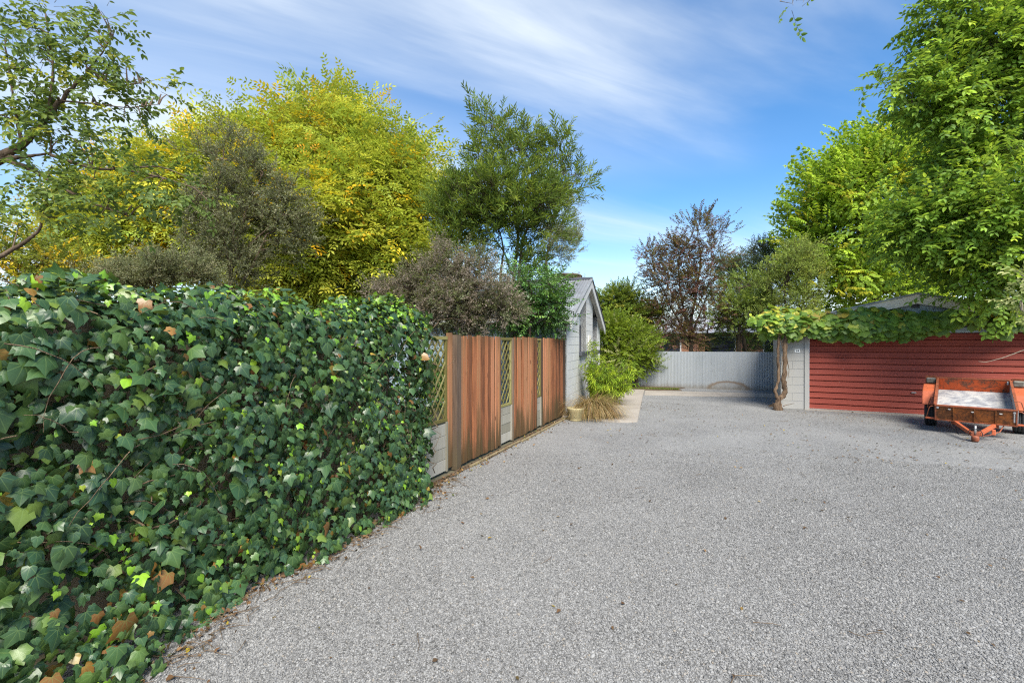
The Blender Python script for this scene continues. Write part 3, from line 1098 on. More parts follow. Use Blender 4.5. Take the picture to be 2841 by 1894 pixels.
for s in (-1, 1):
    aE = gm + s * (gm + 0.25)
    zE = G_RIDGE - gs * (gm + 0.25)
    MB().prism([(gm, G_RIDGE + 0.03), (aE, zE + 0.03), (aE, zE - 0.17), (gm, G_RIDGE - 0.17)], 0.13, 0.155, gfr).build('bargeboard', M['cream'], garage)
    MB().prism([(gm, G_RIDGE + 0.075), (aE + 0.01 * s, zE + 0.075), (aE, zE + 0.035), (gm, G_RIDGE + 0.035)], 0.10, 0.185, gfr).build('barge_cap', M['roof'], garage)
    xs = np.linspace(0.15, -GDEP - 0.1, 121)
    V, Fs = [], []
    for aa in (gm, aE):
        for i, x in enumerate(xs):
            V.append((aa, x, G_RIDGE + 0.03 - abs(aa - gm) * gs + 0.01 * math.sin(x / 0.076 * 6.283)))
    n = len(xs)
    for i in range(n - 1):
        Fs.append((i, i + 1, n + i + 1, n + i))
    MB().add(gfr(V), Fs).build('roof_slope', M['roof'], garage, True)
# the ribbed curtain of the door
prof = []
pitch = DH / 13.0
for k in range(13):
    z0 = k * pitch
    prof += [(z0 + 0.000, -0.160), (z0 + 0.008, -0.160), (z0 + 0.010, -0.112), (z0 + 0.040, -0.108), (z0 + 0.055, -0.120), (z0 + 0.125, -0.124), (z0 + 0.138, -0.160)]
prof.append((DH + 0.01, -0.160))
V = [(a, d, z) for a in np.linspace(D0 - 0.02, D1 + 0.02, 2) for z, d in prof]
n = len(prof)
door = MB().add(gfr(V), [(i, i + 1, n + i + 1, n + i) for i in range(n - 1)]).build('roller_door', M['door'], garage)
MB().bbox((D0, -0.155, 0.0), (D1, -0.105, 0.028), 0.004, gfr).build('bottom_rail', M['steel'], door)
MB().bbox((gm - 0.045, -0.118, 0.50), (gm + 0.045, -0.075, 0.53), 0.010, gfr).build('handle', M['alu'], door)
for a in (D0 + 0.006, D1 - 0.006):
    MB().box((a - 0.012, -0.17, 0), (a + 0.012, -0.09, DH), gfr).build('door_track', M['alu'], garage)
sheet('garage_apron', [tuple(gfr([(0.5, 0.10, 0)])[0][:2]), tuple(gfr([(GW, 0.10, 0)])[0][:2]), tuple(gfr([(GW, -0.35, 0)])[0][:2]), tuple(gfr([(0.5, -0.35, 0)])[0][:2])], 0.014, M['concrete'], thick=0.05)
MB().box((0.01, -GDEP + 0.16, 0.0), (GW - 0.16, -0.36, 0.02), gfr).build('garage_floor', M['concrete'], garage)

# the number on the pier
nx, nz = 0.355, 1.455
sign = thing('house_number_sign', tuple(gfr([(nx, 0.0, nz)])[0]), 'small white house number sign 14 on the garage pier', 'sign')
MB().bbox((nx - 0.055, 0.001, nz - 0.040), (nx + 0.055, 0.009, nz + 0.040), 0.003, gfr).build('plate', M['sign'], sign)
d1 = MB()
def dig(poly):
    return MB().prism([(nx + a, nz + b) for a, b in poly], 0.008, 0.0115, gfr)
dig([(-0.024, -0.026), (-0.013, -0.026), (-0.013, 0.027), (-0.022, 0.027), (-0.036, 0.016), (-0.036, 0.007), (-0.024, 0.014)]).build('digit', M['digit'], sign, label='black figure 1')
mb = MB()
for poly in ([(0.018, -0.026), (0.029, -0.026), (0.029, 0.027), (0.018, 0.027)], [(-0.006, -0.014), (0.018, -0.014), (0.018, -0.005), (-0.006, -0.005)], [(0.029, -0.014), (0.037, -0.014), (0.037, -0.005), (0.029, -0.005)], [(-0.006, -0.005), (0.005, -0.005), (0.018, 0.013), (0.018, 0.027)]):
    mb.prism([(nx + a, nz + b) for a, b in poly], 0.008, 0.0115, gfr)
mb.build('digit', M['digit'], sign, label='black figure 4')

# ================================================================== corrugated iron fence at the back
BA, BB = np.array((-4.3, 17.55)), np.array((2.6, 18.0))
bl = np.linalg.norm(BB - BA)
BU = (BB - BA) / bl
BN = np.array((BU[1], -BU[0]))
def bfr(V):
    V = np.asarray(V, float)
    P = BA + V[:, :1] * BU + V[:, 1:2] * BN
    return np.concatenate([P, V[:, 2:3]], 1)
iron = thing('corrugated_fence', (BA[0] + 3.4 * BU[0], BA[1] + 3.4 * BU[1], 0), 'grey corrugated iron boundary fence at the end of the driveway with a rusty arched stain', 'fence')
a, k = 0.0, 0
while a < bl:
    a1 = min(a + 0.80, bl)
    xs = np.linspace(a, a1 + 0.03, 129)
    pr = 0.0035 * np.sin(xs / 0.05 * 6.283) + 0.004 * (k % 2)
    zt = 1.335 + random.uniform(-0.006, 0.006)
    V = [(x, p, z) for z in (-0.02, zt) for x, p in zip(xs, pr)]
    n = len(xs)
    MB().add(bfr(V), [(i, i + 1, n + i + 1, n + i) for i in range(n - 1)]).build('iron_sheet', M['galv'], iron, True)
    a += 0.80
    k += 1
for z in (0.3, 1.2):
    MB().box((0, -0.075, z), (bl, -0.02, z + 0.07), bfr).build('rail', M['post'], iron)
for i in range(4):
    MB().box((0.3 + i * 2.1, -0.16, 0), (0.4 + i * 2.1, -0.076, 1.30), bfr).build('post', M['post'], iron)
# cut stump at the foot of the iron fence
sp_ = ground(1887, 1073)
st = MB().tube([(sp_[0] - 0.22, sp_[1] + 0.05, 0.07), (sp_[0] + 0.2, sp_[1] - 0.03, 0.08)], [0.085, 0.075], 9, 0.12)
tag(st.build('log', M['bark_dark'], loc=(sp_[0], sp_[1], 0)), 'short dark cut log lying by the foot of the iron fence', 'log')

# ================================================================== box trailer
T_YAW, T_PITCH = R(20.9), R(15.0)
TO = np.array((4.02, 10.05))                                   # the coupling's foot
td, tr = np.array((math.sin(T_YAW), math.cos(T_YAW))), np.array((math.cos(T_YAW), -math.sin(T_YAW)))
def tflat(V):                                                   # (right, back from the coupling, z), level
    V = np.asarray(V, float)
    P = TO + V[:, :1] * tr + V[:, 1:2] * td
    return np.concatenate([P, V[:, 2:3]], 1)
cp, sp = math.cos(T_PITCH), math.sin(T_PITCH)
TS, TZ = 0.66, 0.275                                            # front foot of the box
def tfr(V):                                                     # (right, back along the bed, above the bed), tipped nose down
    V = np.asarray(V, float)
    s = TS + V[:, 1] * cp - V[:, 2] * sp
    z = TZ + V[:, 1] * sp + V[:, 2] * cp
    return tflat(np.stack([V[:, 0], s, z], 1))
trailer = thing('box_trailer', tuple(tflat([(0, 1.5, 0)])[0]), 'rusty orange box trailer parked nose down on the gravel before the red door', 'trailer')
BWD, BL_, SHT = 0.51, 1.58, 0.25
MB().box((-BWD + 0.012, 0.02, -0.02), (BWD - 0.012, BL_ - 0.02, 0.004), tfr).build('floor', M['bed'], trailer)
fb = MB().box((-BWD, -0.012, -0.02), (BWD, 0.012, SHT), tfr).build('front_board', M['rust'], trailer)
for a in (-0.265, 0.0, 0.26):
    MB().box((a - 0.010, -0.026, -0.018), (a + 0.010, -0.0125, SHT - 0.012), tfr).build('rib', M['rust'], fb)
MB().box((-BWD - 0.004, -0.028, SHT - 0.018), (BWD + 0.004, 0.014, SHT + 0.006), tfr).build('top_lip', M['frame_rust'], fb)
MB().box((-BWD - 0.004, -0.028, -0.038), (BWD + 0.004, 0.014, -0.0205), tfr).build('bottom_lip', M['frame_rust'], fb)
for a in (-BWD + 0.0, BWD - 0.018):
    MB().box((a, -0.024, -0.018), (a + 0.018, -0.0125, SHT - 0.02), tfr).build('end_lip', M['frame_rust'], fb)
for a, z in ((-0.32, 0.185), (-0.025, 0.165), (0.315, 0.17)):
    t_ = MB()
    t_.bbox((a - 0.022, -0.030, z - 0.012), (a + 0.022, -0.0125, z + 0.012), 0.006, tfr)
    t_.bbox((a - 0.010, -0.040, z - 0.006), (a + 0.010, -0.029, z + 0.006), 0.003, tfr)
    t_.build('catch', M['steel'], fb)
for a, s_ in ((-BWD + 0.035, 1), (BWD - 0.035, 1)):
    c_ = MB().lathe([(0.0, 0.0), (0.020, 0.0), (0.020, 0.008), (0.008, 0.010), (0.008, 0.022), (0.0, 0.022)], np.zeros(3), 12, lambda V, a=a: tfr(np.stack([V[:, 0] + a, -V[:, 2] - 0.0125, V[:, 1] + 0.205], 1)))
    c_.build('bolt', M['alu'], fb)
MB().bbox((BWD - 0.046, -0.022, 0.03), (BWD - 0.026, -0.0125, 0.18), 0.003, tfr).build('latch_strap', M['alu'], fb)
rb = MB().box((-BWD, BL_ - 0.012, -0.02), (BWD, BL_ + 0.012, SHT), tfr).build('tailboard', M['orange_in'], trailer)
MB().box((-BWD - 0.004, BL_ - 0.016, SHT - 0.006), (BWD + 0.004, BL_ + 0.03, SHT + 0.014), tfr).build('top_lip', M['frame_rust'], rb)
MB().bbox((BWD - 0.05, BL_ - 0.035, 0.17), (BWD - 0.025, BL_ - 0.0125, 0.23), 0.004, tfr).build('catch', M['alu'], rb)
for s in (-1, 1):
    sb = MB().box((s * BWD - 0.011, 0.0125, -0.02), (s * BWD + 0.011, BL_ - 0.0125, SHT - 0.003), tfr).build('side_board', M['bed'] if s > 0 else M['frame_rust'], trailer)
    MB().box((s * BWD - 0.018, 0.0145, SHT - 0.002), (s * BWD + 0.018, BL_ - 0.0165, SHT + 0.016), tfr).build('side_rail', M['frame_rust'], sb)
# drawbar: two arms to the coupling
hz = 0.135
for s in (-1, 1):
    p0 = tfr([(s * 0.27, 0.08, -0.07)])[0]
    p1 = tflat([(s * 0.055, 0.06, hz)])[0]
    d = (p1 - p0) / np.linalg.norm(p1 - p0)
    sd_ = np.cross(d, (0, 0, 1.0)); sd_ /= np.linalg.norm(sd_)
    up = np.cross(sd_, d)
    L = np.linalg.norm(p1 - p0)
    fr = lambda V, p0=p0, d=d, sd_=sd_, up=up: p0 + V[:, :1] * sd_ + V[:, 1:2] * d + V[:, 2:3] * up
    MB().bbox((-0.022, 0, -0.03), (0.022, L, 0.03), 0.004, fr).build('drawbar_arm', M['orange'], trailer)
    MB().box((s * 0.27 - 0.028, 0.0, -0.11), (s * 0.27 + 0.028, BL_ - 0.05, -0.0385), tfr).build('chassis_rail', M['frame_rust'], trailer)
MB().tube([tfr([(0.37, 0.1, -0.06)])[0], tflat([(0.30, 0.50, 0.14)])[0], tflat([(0.16, 0.22, 0.10)])[0], tflat([(0.06, 0.05, 0.10)])[0]], 0.008, 6).build('safety_chain', M['frame_rust'], trailer)
MB().tube([tfr([(-0.33, 0.05, -0.05)])[0], tflat([(-0.26, 0.52, 0.12)])[0], tflat([(-0.20, 0.33, 0.05)])[0], tflat([(-0.06, 0.06, 0.09)])[0]], 0.006, 6).build('cable', M['black'], trailer)
MB().bbox((0.20, 0.30, 0.10), (0.245, 0.36, 0.19), 0.006, tflat).build('light_plug', M['orange'], trailer)
cpl = MB().lathe([(0.0, 0.0), (0.035, 0.004), (0.048, 0.03), (0.050, 0.075), (0.042, 0.10), (0.0, 0.11)], tflat([(0, 0.0, 0.0)])[0], 16).build('coupling', M['frame_rust'], trailer, True)
MB().bbox((-0.062, 0.02, 0.09), (0.062, 0.12, 0.165), 0.01, tflat).build('coupling_body', M['frame_rust'], cpl)
MB().tube([tflat([(0, 0.03, 0.11)])[0], tflat([(0.002, 0.035, 0.27)])[0]], [0.018, 0.016], 10).build('coupling_handle', M['steel'], cpl, True)
ring = [tflat([(0.085 * math.cos(t), 0.02, 0.135 + 0.085 * math.sin(t))])[0] for t in np.linspace(-0.5, math.pi + 0.5, 14)]
MB().tube(ring, 0.006, 6).build('breakaway_cable', M['black'], cpl)
# axle, wheels, guards, steps
AXS, AXZ, TRK, WR = 1.63, 0.265, 0.60, 0.265
MB().tube([tflat([(-TRK, AXS, AXZ)])[0], tflat([(TRK, AXS, AXZ)])[0]], 0.025, 8).build('axle', M['frame_rust'], trailer)
for s in (-1, 1):
    c = np.zeros(3)
    wf = lambda V, s=s: tflat(np.stack([V[:, 0] + s * TRK, V[:, 1] + AXS, V[:, 2] + AXZ], 1))
    tprof = [(0.165, -0.085), (0.225, -0.092), (0.250, -0.085), (0.2635, -0.068), (0.2645, -0.047), (0.256, -0.045), (0.256, -0.039), (0.265, -0.037), (0.265, -0.004), (0.256, -0.003), (0.256, 0.003), (0.265, 0.004), (0.265, 0.037), (0.256, 0.039), (0.256, 0.045), (0.2645, 0.047), (0.2635, 0.068), (0.250, 0.085), (0.225, 0.092), (0.165, 0.085)]
    ty = MB().lathe(tprof, c, 32, wf, 'x').build('wheel', M['tyre'], trailer, True)
    MB().lathe([(0.165, -0.08), (0.15, -0.05), (0.06, -0.055), (0.0, -0.06)] if s < 0 else [(0.165, 0.08), (0.15, 0.05), (0.06, 0.055), (0.0, 0.06)], c, 24, wf, 'x').build('rim', M['alu'], ty, True)
    # folded guard over the tyre: sloped front, flat top, sloped back
    g0, g1 = (s * 0.51 + s * 0.012, s * 0.715)
    lo, hi = min(g0, g1), max(g0, g1)
    gp = [(0.62, 0.02), (0.78, 0.235), (1.20, 0.235), (1.38, 0.02)]
    gm_ = MB()
    for (s0, z0), (s1, z1) in zip(gp[:-1], gp[1:]):
        V = [(lo, s0, z0), (hi, s0, z0), (hi, s1, z1), (lo, s1, z1), (lo, s0, z0 - 0.012), (hi, s0, z0 - 0.012), (hi, s1, z1 - 0.012), (lo, s1, z1 - 0.012)]
        gm_.add(tfr(V), [(0, 1, 2, 3), (4, 5, 6, 7), (0, 1, 5, 4), (1, 2, 6, 5), (2, 3, 7, 6), (3, 0, 4, 7)])
    ox = g1
    V = [(ox, a, b) for a, b in gp] + [(ox - 0.01 * s, a, b) for a, b in gp]
    gm_.add(tfr(V), [(0, 1, 2, 3), (7, 6, 5, 4)] + [(i, (i + 1) % 4, (i + 1) % 4 + 4, i + 4) for i in range(4)])
    gm_.build('mudguard', M['orange'], trailer)
    # step bar and the two bent tie rails
    MB().bbox((min(s * 0.51, s * 0.645), 0.01, -0.04), (max(s * 0.51, s * 0.645), 0.05, -0.012), 0.004, tfr).build('step_bar', M['orange'], trailer)
    for (s0, zt) in ((0.03, 0.21), (0.52, 0.22)):
        q = [(s * 0.522, s0, zt), (s * 0.560, s0, zt), (s * 0.585, s0 - 0.005, zt - 0.02), (s * 0.63, s0 - 0.01, 0.0 if s0 < 0.3 else 0.02), (s * 0.635, s0 + 0.0, -0.02)]
        MB().tube(tfr(np.array(q)), 0.0085, 7).build('tie_rail', M['frame_rust'], trailer, True)
    # lamp bracket at the back corner
    MB().box((min(s * 0.525, s * 0.70), BL_ - 0.03, 0.10), (max(s * 0.525, s * 0.70), BL_ - 0.018, 0.30), tfr).build('lamp_bracket', M['frame_rust'], trailer)
    MB().bbox((min(s * 0.54, s * 0.685), BL_ - 0.075, 0.155), (max(s * 0.54, s * 0.685), BL_ - 0.0305, 0.265), 0.015, tfr).build('tail_lamp', M['lens'], trailer)

# ================================================================== pot
pp = ground(1596, 1168)
pc = np.array((pp[0] - 0.02, pp[1] + 0.10, 0.0))
pot = thing('plant_pot', tuple(pc), 'weathered yellow clay plant pot standing at the end of the fence', 'plant pot')
MB().lathe([(0.0, 0.002), (0.135, 0.002), (0.140, 0.02), (0.133, 0.03), (0.142, 0.045), (0.172, 0.205), (0.178, 0.215), (0.174, 0.225), (0.184, 0.235), (0.186, 0.268), (0.178, 0.275), (0.166, 0.268), (0.160, 0.225), (0.150, 0.20)], pc, 32).build('body', M['pot'], pot, True)
MB().lathe([(0.158, 0.218), (0.0, 0.222)], pc, 24).build('soil', M['soil'], pot)
fc = (np.array((0, 0)) - pc[:2]); fc /= np.linalg.norm(fc)
rd = MB()
for k in range(12):
    th = k * 2 * math.pi / 12
    rd.tube([pc + np.array((fc[0] * 0.158 - fc[1] * 0.03 * math.cos(th + j * 0.5236), fc[1] * 0.158 + fc[0] * 0.03 * math.cos(th + j * 0.5236), 0.125 + 0.03 * math.sin(th + j * 0.5236))) for j in (0, 1)], 0.005, 4)
rd.build('medallion', M['pot'], pot)

# ================================================================== neighbour beyond the iron fence
nb = at(2010, 960, 27)
nbh = thing('neighbour_house', (nb[0], nb[1], 0), 'low brick neighbouring house glimpsed through the trees beyond the iron fence', 'house')
MB().box((nb[0] - 5, nb[1], 0), (nb[0] + 6, nb[1] + 6, 2.3)).build('wall', M['brick'], nbh)
MB().add([(nb[0] - 5.5, nb[1] - 0.5, 2.25), (nb[0] + 6.5, nb[1] - 0.5, 2.25), (nb[0] + 6.5, nb[1] + 6.5, 2.25), (nb[0] - 5.5, nb[1] + 6.5, 2.25), (nb[0] - 3, nb[1] + 3, 3.4), (nb[0] + 4, nb[1] + 3, 3.4)], [(0, 1, 5, 4), (1, 2, 5), (2, 3, 4, 5), (3, 0, 4), (0, 3, 2, 1)]).build('roof', M['farroof'], nbh)
for k in range(3):
    w = MB().box((nb[0] - 4 + k * 3, nb[1] - 0.05, 0.9), (nb[0] - 2.4 + k * 3, nb[1] + 0.02, 2.05)).build('window', M['white'], nbh)
    MB().box((nb[0] - 3.92 + k * 3, nb[1] - 0.07, 0.98), (nb[0] - 2.48 + k * 3, nb[1] - 0.051, 1.97)).build('pane', M['glass'], w)

# ================================================================== foliage helpers
def nrmz(v):
    return v / (np.linalg.norm(v, axis=-1, keepdims=True) + 1e-9)

def frames(tip, nrm):
    """Rotation matrices whose Y column is the tip direction and whose Z column is near nrm."""
    y = nrmz(tip)
    z = nrmz(nrm - (nrm * y).sum(-1, keepdims=True) * y)
    x = np.cross(y, z)
    return np.stack([x, y, z], -1)

def fan_leaf(outline, centre, cup, droop, wave):
    """A lobed leaf: fan from a point on the midrib with the lobes bent down and the rim waved."""
    P = np.array([(centre[0], centre[1])] + outline, float)
    r = np.hypot(P[:, 0], P[:, 1] - 0.3)
    z = -cup * np.abs(P[:, 0]) - droop * np.clip(P[:, 1], 0, None) ** 2 + wave * np.sin(7 * P[:, 0] + 5 * P[:, 1]) * r
    V = np.column_stack([P[:, 0], P[:, 1], z])
    V[0, 2] += 0.03
    n = len(outline)
    T = [(0, 1 + i, 1 + (i + 1) % n) for i in range(n)]
    luv = np.column_stack([P[:, 0], P[:, 1], np.zeros(len(P))])
    return V, np.array(T), luv

IVY = [(0.0, 0.03), (0.20, -0.12), (0.42, -0.04), (0.41, 0.15), (0.58, 0.40), (0.31, 0.49), (0.17, 0.74), (0.0, 1.0), (-0.17, 0.74), (-0.31, 0.49), (-0.58, 0.40), (-0.41, 0.15), (-0.42, -0.04), (-0.20, -0.12)]
IVY2 = [(0.0, 0.02), (0.16, -0.08), (0.38, 0.04), (0.48, 0.28), (0.36, 0.52), (0.19, 0.78), (0.0, 1.0), (-0.17, 0.76), (-0.36, 0.55), (-0.45, 0.28), (-0.36, 0.03), (-0.16, -0.08)]
IVY3 = [(0.0, 0.02), (0.22, -0.13), (0.43, -0.02), (0.42, 0.18), (0.60, 0.44), (0.33, 0.50), (0.17, 0.72), (0.02, 0.96), (-0.15, 0.70), (-0.31, 0.52), (-0.52, 0.42), (-0.44, 0.17), (-0.40, -0.05), (-0.18, -0.12)]
GRAPE = [(0.0, 0.05), (0.14, -0.12), (0.36, -0.10), (0.42, 0.08), (0.58, 0.22), (0.52, 0.42), (0.46, 0.62), (0.26, 0.68), (0.14, 0.88), (0.0, 0.95), (-0.14, 0.86), (-0.28, 0.68), (-0.46, 0.60), (-0.52, 0.40), (-0.58, 0.20), (-0.42, 0.08), (-0.36, -0.10), (-0.14, -0.12)]
def leaf_set(outlines, n, cup=(0.05, 0.35), droop=(0.0, 0.35), wave=0.05):
    out = []
    for i in range(n):
        ol = outlines[i % len(outlines)]
        j = [(x * random.uniform(0.9, 1.1) + random.uniform(-0.02, 0.02), y + random.uniform(-0.03, 0.03)) for x, y in ol]
        out.append(fan_leaf(j, (0, 0.34), random.uniform(*cup), random.uniform(*droop), random.uniform(-wave, wave)))
    return out

def stamp(tm, pos, mats, scale, col, lv=0.0):
    """Copies of a template (V, T, luv or leaf id) set at positions; returns V, T, col, luv."""
    V0, T0 = tm[0], tm[1]
    m, k = len(pos), len(V0)
    V = np.einsum('mij,kj->mki', mats, V0) * scale.reshape(-1, 1, 1) + pos[:, None, :]
    T = T0[None] + (np.arange(m) * k)[:, None, None]
    c = np.repeat(col[:, None, :], k, 1)
    return V.reshape(-1, 3), T.reshape(-1, 3), c, k

class Leaves:
    def __init__(self):
        self.V, self.T, self.C, self.L, self.n = [], [], [], [], 0
    def add(self, V, T, C, L=None):
        self.V.append(V); self.T.append(T + self.n); self.C.append(C.reshape(-1, 3))
        if L is not None:
            self.L.append(L)
        self.n += len(V)
    def build(self, name, mat, parent, kind='stuff', smooth=False):
        o0 = origin_of(parent) if parent is not None else np.zeros(3)
        me = mesh_np(name, np.concatenate(self.V) - o0, np.concatenate(self.T), mat, np.concatenate(self.C), np.concatenate(self.L) if self.L else None, smooth)
        o = bpy.data.objects.new(name, me)
        COL.objects.link(o)
        if parent is not None:
            o.parent = parent
        if kind:
            o['kind'] = kind
        return o

def seen_px(p):
    """Photo pixel and axis distance of a point."""
    r = p[:, 0] * CW + p[:, 1] * SW
    f = -p[:, 0] * SW + p[:, 1] * CW
    f = np.where(f < 0.05, 0.05, f)
    return CX + F_PX * r / f, HY - F_PX * (p[:, 2] - EYE) / f, f

def lobed_foliage(parent, tms, pos, mats, scale, col, mat, outer, n_obj=300, nvar=30):
    """The n_obj leaves that show largest become objects sharing mesh data; the rest one part of kind stuff."""
    px, py, f = seen_px(pos)
    vis = (px > 0) & (px < 2841) & (py > 0) & (py < 1894) & outer
    score = np.where(vis, scale / f, -1)
    order = np.argsort(-score)
    big = order[:n_obj][score[order[:n_obj]] > 0]
    rest = np.setdiff1d(np.arange(len(pos)), big)
    lv = Leaves()
    which = RNG.integers(0, len(tms), len(pos))
    for k, tm in enumerate(tms):
        s = rest[which[rest] == k]
        if len(s) == 0:
            continue
        V, T, C, kk = stamp(tm, pos[s], mats[s], scale[s], col[s])
        lv.add(V, T, C, np.tile(tm[2], (len(s), 1)))
    lv.build('leaves', mat, parent, smooth=True)
    # shared meshes: the shapes in the colours of a sample of the large leaves
    var = []
    for j in range(nvar):
        tm = tms[j % len(tms)]
        c = col[big[int(j * len(big) / nvar)]]
        var.append(mesh_np('leaf', tm[0], tm[1], mat, np.tile(c, (len(tm[0]), 1)), tm[2], True))
    vc = np.array([col[big[int(j * len(big) / nvar)]] for j in range(nvar)])
    o0 = origin_of(parent)
    for i in big:
        d = np.abs(vc - col[i]).sum(1) + RNG.uniform(0, 0.03, nvar)
        o = bpy.data.objects.new('leaf', var[int(np.argmin(d))])
        COL.objects.link(o)
        o.parent = parent
        mm = Matrix(mats[i].tolist()).to_4x4()
        o.matrix_local = Matrix.Translation(Vector((pos[i] - o0).tolist())) @ mm @ Matrix.Scale(float(scale[i]), 4)

def pick(pal, n, jit=0.18, rng=RNG):
    w = np.array([p[0] for p in pal], float)
    c = np.array([p[1] for p in pal], float)
    k = rng.choice(len(pal), n, p=w / w.sum())
    k2 = rng.choice(len(pal), n, p=w / w.sum())
    f = rng.uniform(0, 0.45, (n, 1))
    return np.clip((c[k] * (1 - f) + c[k2] * f) * rng.uniform(1 - jit, 1 + jit, (n, 1)), 0, 1)

# ================================================================== the ivy hedge
hedge = thing('ivy_hedge', (-3.15, 2.6, 0), 'dense ivy hedge of dark glossy leaves smothering the near end of the fence', 'hedge')
ivy_tms = leaf_set([IVY, IVY2, IVY3, IVY, IVY3, IVY], 12, (0.05, 0.45), (0.0, 0.5), 0.09)
# cross-section of the hedge's skin: (x, z) with the arc length, front foot to back
PROF = np.array([(-2.80, 0.0), (-2.84, 0.35), (-2.87, 0.9), (-2.88, 1.4), (-2.91, 1.78), (-3.02, 1.96), (-3.22, 2.02), (-3.45, 1.96), (-3.55, 1.6), (-3.55, 0.9)])
pl = np.concatenate([[0], np.cumsum(np.hypot(*np.diff(PROF, axis=0).T))])
def lump(y, s, f=1.0):
    return 0.055 * np.sin(2.3 * y * f + 1.7 * s) + 0.04 * np.sin(5.1 * y + 3.3 * s * f + 1) + 0.03 * np.sin(9.7 * y - 6.1 * s + 2)
Y_END = 4.40
def hedge_points(n, depth):
    s = RNG.uniform(0, pl[-1] * 0.86, n)
    y = RNG.uniform(0.35, Y_END, n)
    x = np.interp(s, pl, PROF[:, 0])
    z = np.interp(s, pl, PROF[:, 1])
    e = 0.02
    tx = np.interp(s + e, pl, PROF[:, 0]) - np.interp(s - e, pl, PROF[:, 0])
    tz = np.interp(s + e, pl, PROF[:, 1]) - np.interp(s - e, pl, PROF[:, 1])
    N = nrmz(np.stack([tz, 0 * tz, -tx], 1))
    # round the far end off
    en = np.clip((y - (Y_END - 0.22)) / 0.22, 0, 1)
    N = nrmz(N * np.cos(en * 1.2)[:, None] + np.array((0, 1, 0)) * np.sin(en * 1.2)[:, None])
    x = x - 0.16 * en ** 2
    z = z * (1 - 0.02 * en)
    dome = np.interp(y, [0.3, 1.2, 2.2, 2.8, 3.4, 4.1, 4.5], [-0.13, -0.09, -0.05, -0.02, 0.05, 0.09, 0.0])
    z = z + dome * np.clip((z - 1.2) / 0.8, 0, 1)
    foot = np.clip(1 - z / 0.5, 0, 1)
    x = x + foot * np.interp(y, [0.3, 1.0, 1.5, 2.0, 3.0, 4.4], [0.30, 0.28, 0.17, 0.05, 0.06, 0.0])
    P = np.stack([x, y, z], 1) + N * (lump(y, s)[:, None] + depth[:, None])
    P[:, 2] = np.maximum(P[:, 2], 0.02)
    return P, N
n_o, n_i = 10200, 8000
P1, N1 = hedge_points(n_o, RNG.uniform(-0.03, 0.06, n_o))
P2, N2 = hedge_points(n_i, RNG.uniform(-0.17, -0.04, n_i))
# the end of the hedge towards the trellis
n_e = 900
ez, ex = RNG.uniform(0.03, 2.02, n_e), RNG.uniform(-3.45, -2.88, n_e)
P3 = np.stack([ex, Y_END - 0.02 + RNG.uniform(-0.12, 0.06, n_e) - 0.10 * ((ex + 3.1) / 0.3) ** 2, ez], 1)
N3 = nrmz(np.stack([RNG.uniform(-0.2, 0.7, n_e), np.ones(n_e), RNG.uniform(-0.1, 0.4, n_e)], 1))
P, N = np.concatenate([P1, P2, P3]), np.concatenate([N1, N2, N3])
nn = len(P)
outer = np.concatenate([np.ones(n_o, bool), np.zeros(n_i, bool), np.ones(n_e, bool)])
keep = ~((np.sin(P[:, 1] * 8.3 + 2.1 * P[:, 2]) * np.sin(P[:, 2] * 7.1 - P[:, 1] * 3.7) > 0.60) & outer & (RNG.random(nn) < 0.75))
P, N, outer = P[keep], N[keep], outer[keep]
nn = len(P)
up_ness = np.clip(N[:, 2], 0, 1)
tipd = nrmz(np.array((0, 0, -1.0)) + RNG.normal(0, 0.42, (nn, 3)) + N * (0.25 + 0.7 * up_ness[:, None]))
nr = nrmz(N + RNG.normal(0, 0.34, (nn, 3)) + np.array((0, 0, 0.45)))
mats = frames(tipd, nr)
sc = RNG.gamma(6, 1 / 6, nn) * 0.056
sc *= np.where(RNG.random(nn) < 0.22, 0.62, 1.0)
sc = np.clip(sc * np.interp(P[:, 1], [0.3, 2.5, 5], [1.08, 1.0, 0.90]), 0.025, 0.135)
DARK = [(5, (0.026, 0.066, 0.030)), (5, (0.036, 0.086, 0.036)), (4, (0.052, 0.112, 0.036)), (2.5, (0.085, 0.155, 0.036)), (0.8, (0.15, 0.22, 0.038))]
YOUNG = [(3, (0.19, 0.38, 0.026)), (2, (0.28, 0.46, 0.034)), (2, (0.13, 0.28, 0.026)), (0.6, (0.40, 0.46, 0.05))]
DEAD = [(2, (0.20, 0.085, 0.028)), (1, (0.30, 0.16, 0.04)), (1, (0.36, 0.26, 0.05))]
col = pick(DARK, nn)
yc = np.sin(P[:, 1] * 2.9 + 1.0) * np.sin(P[:, 2] * 3.7 + P[:, 1] * 1.9 + 0.5)
y_p = 0.05 + 0.16 * np.clip((yc - 0.45) / 0.5, 0, 1) + 0.50 * np.clip((P[:, 2] - 1.80) / 0.18, 0, 1) * np.interp(P[:, 1], [0.5, 2.0, 2.6], [0.35, 0.6, 1.0])  # young leaves crowd the top edge, their light colour also painting sunlit highlights
ym = (RNG.random(nn) < y_p) & outer
col[ym] = pick(YOUNG, ym.sum())
sc[ym] *= 0.72
dm = RNG.random(nn) < (0.012 + 0.05 * np.clip(1 - P[:, 2] / 0.4, 0, 1) + 0.03 * ~outer)
col[dm] = pick(DEAD, dm.sum())
lobed_foliage(hedge, ivy_tms, P, mats, sc, col, M['ivy'], outer)
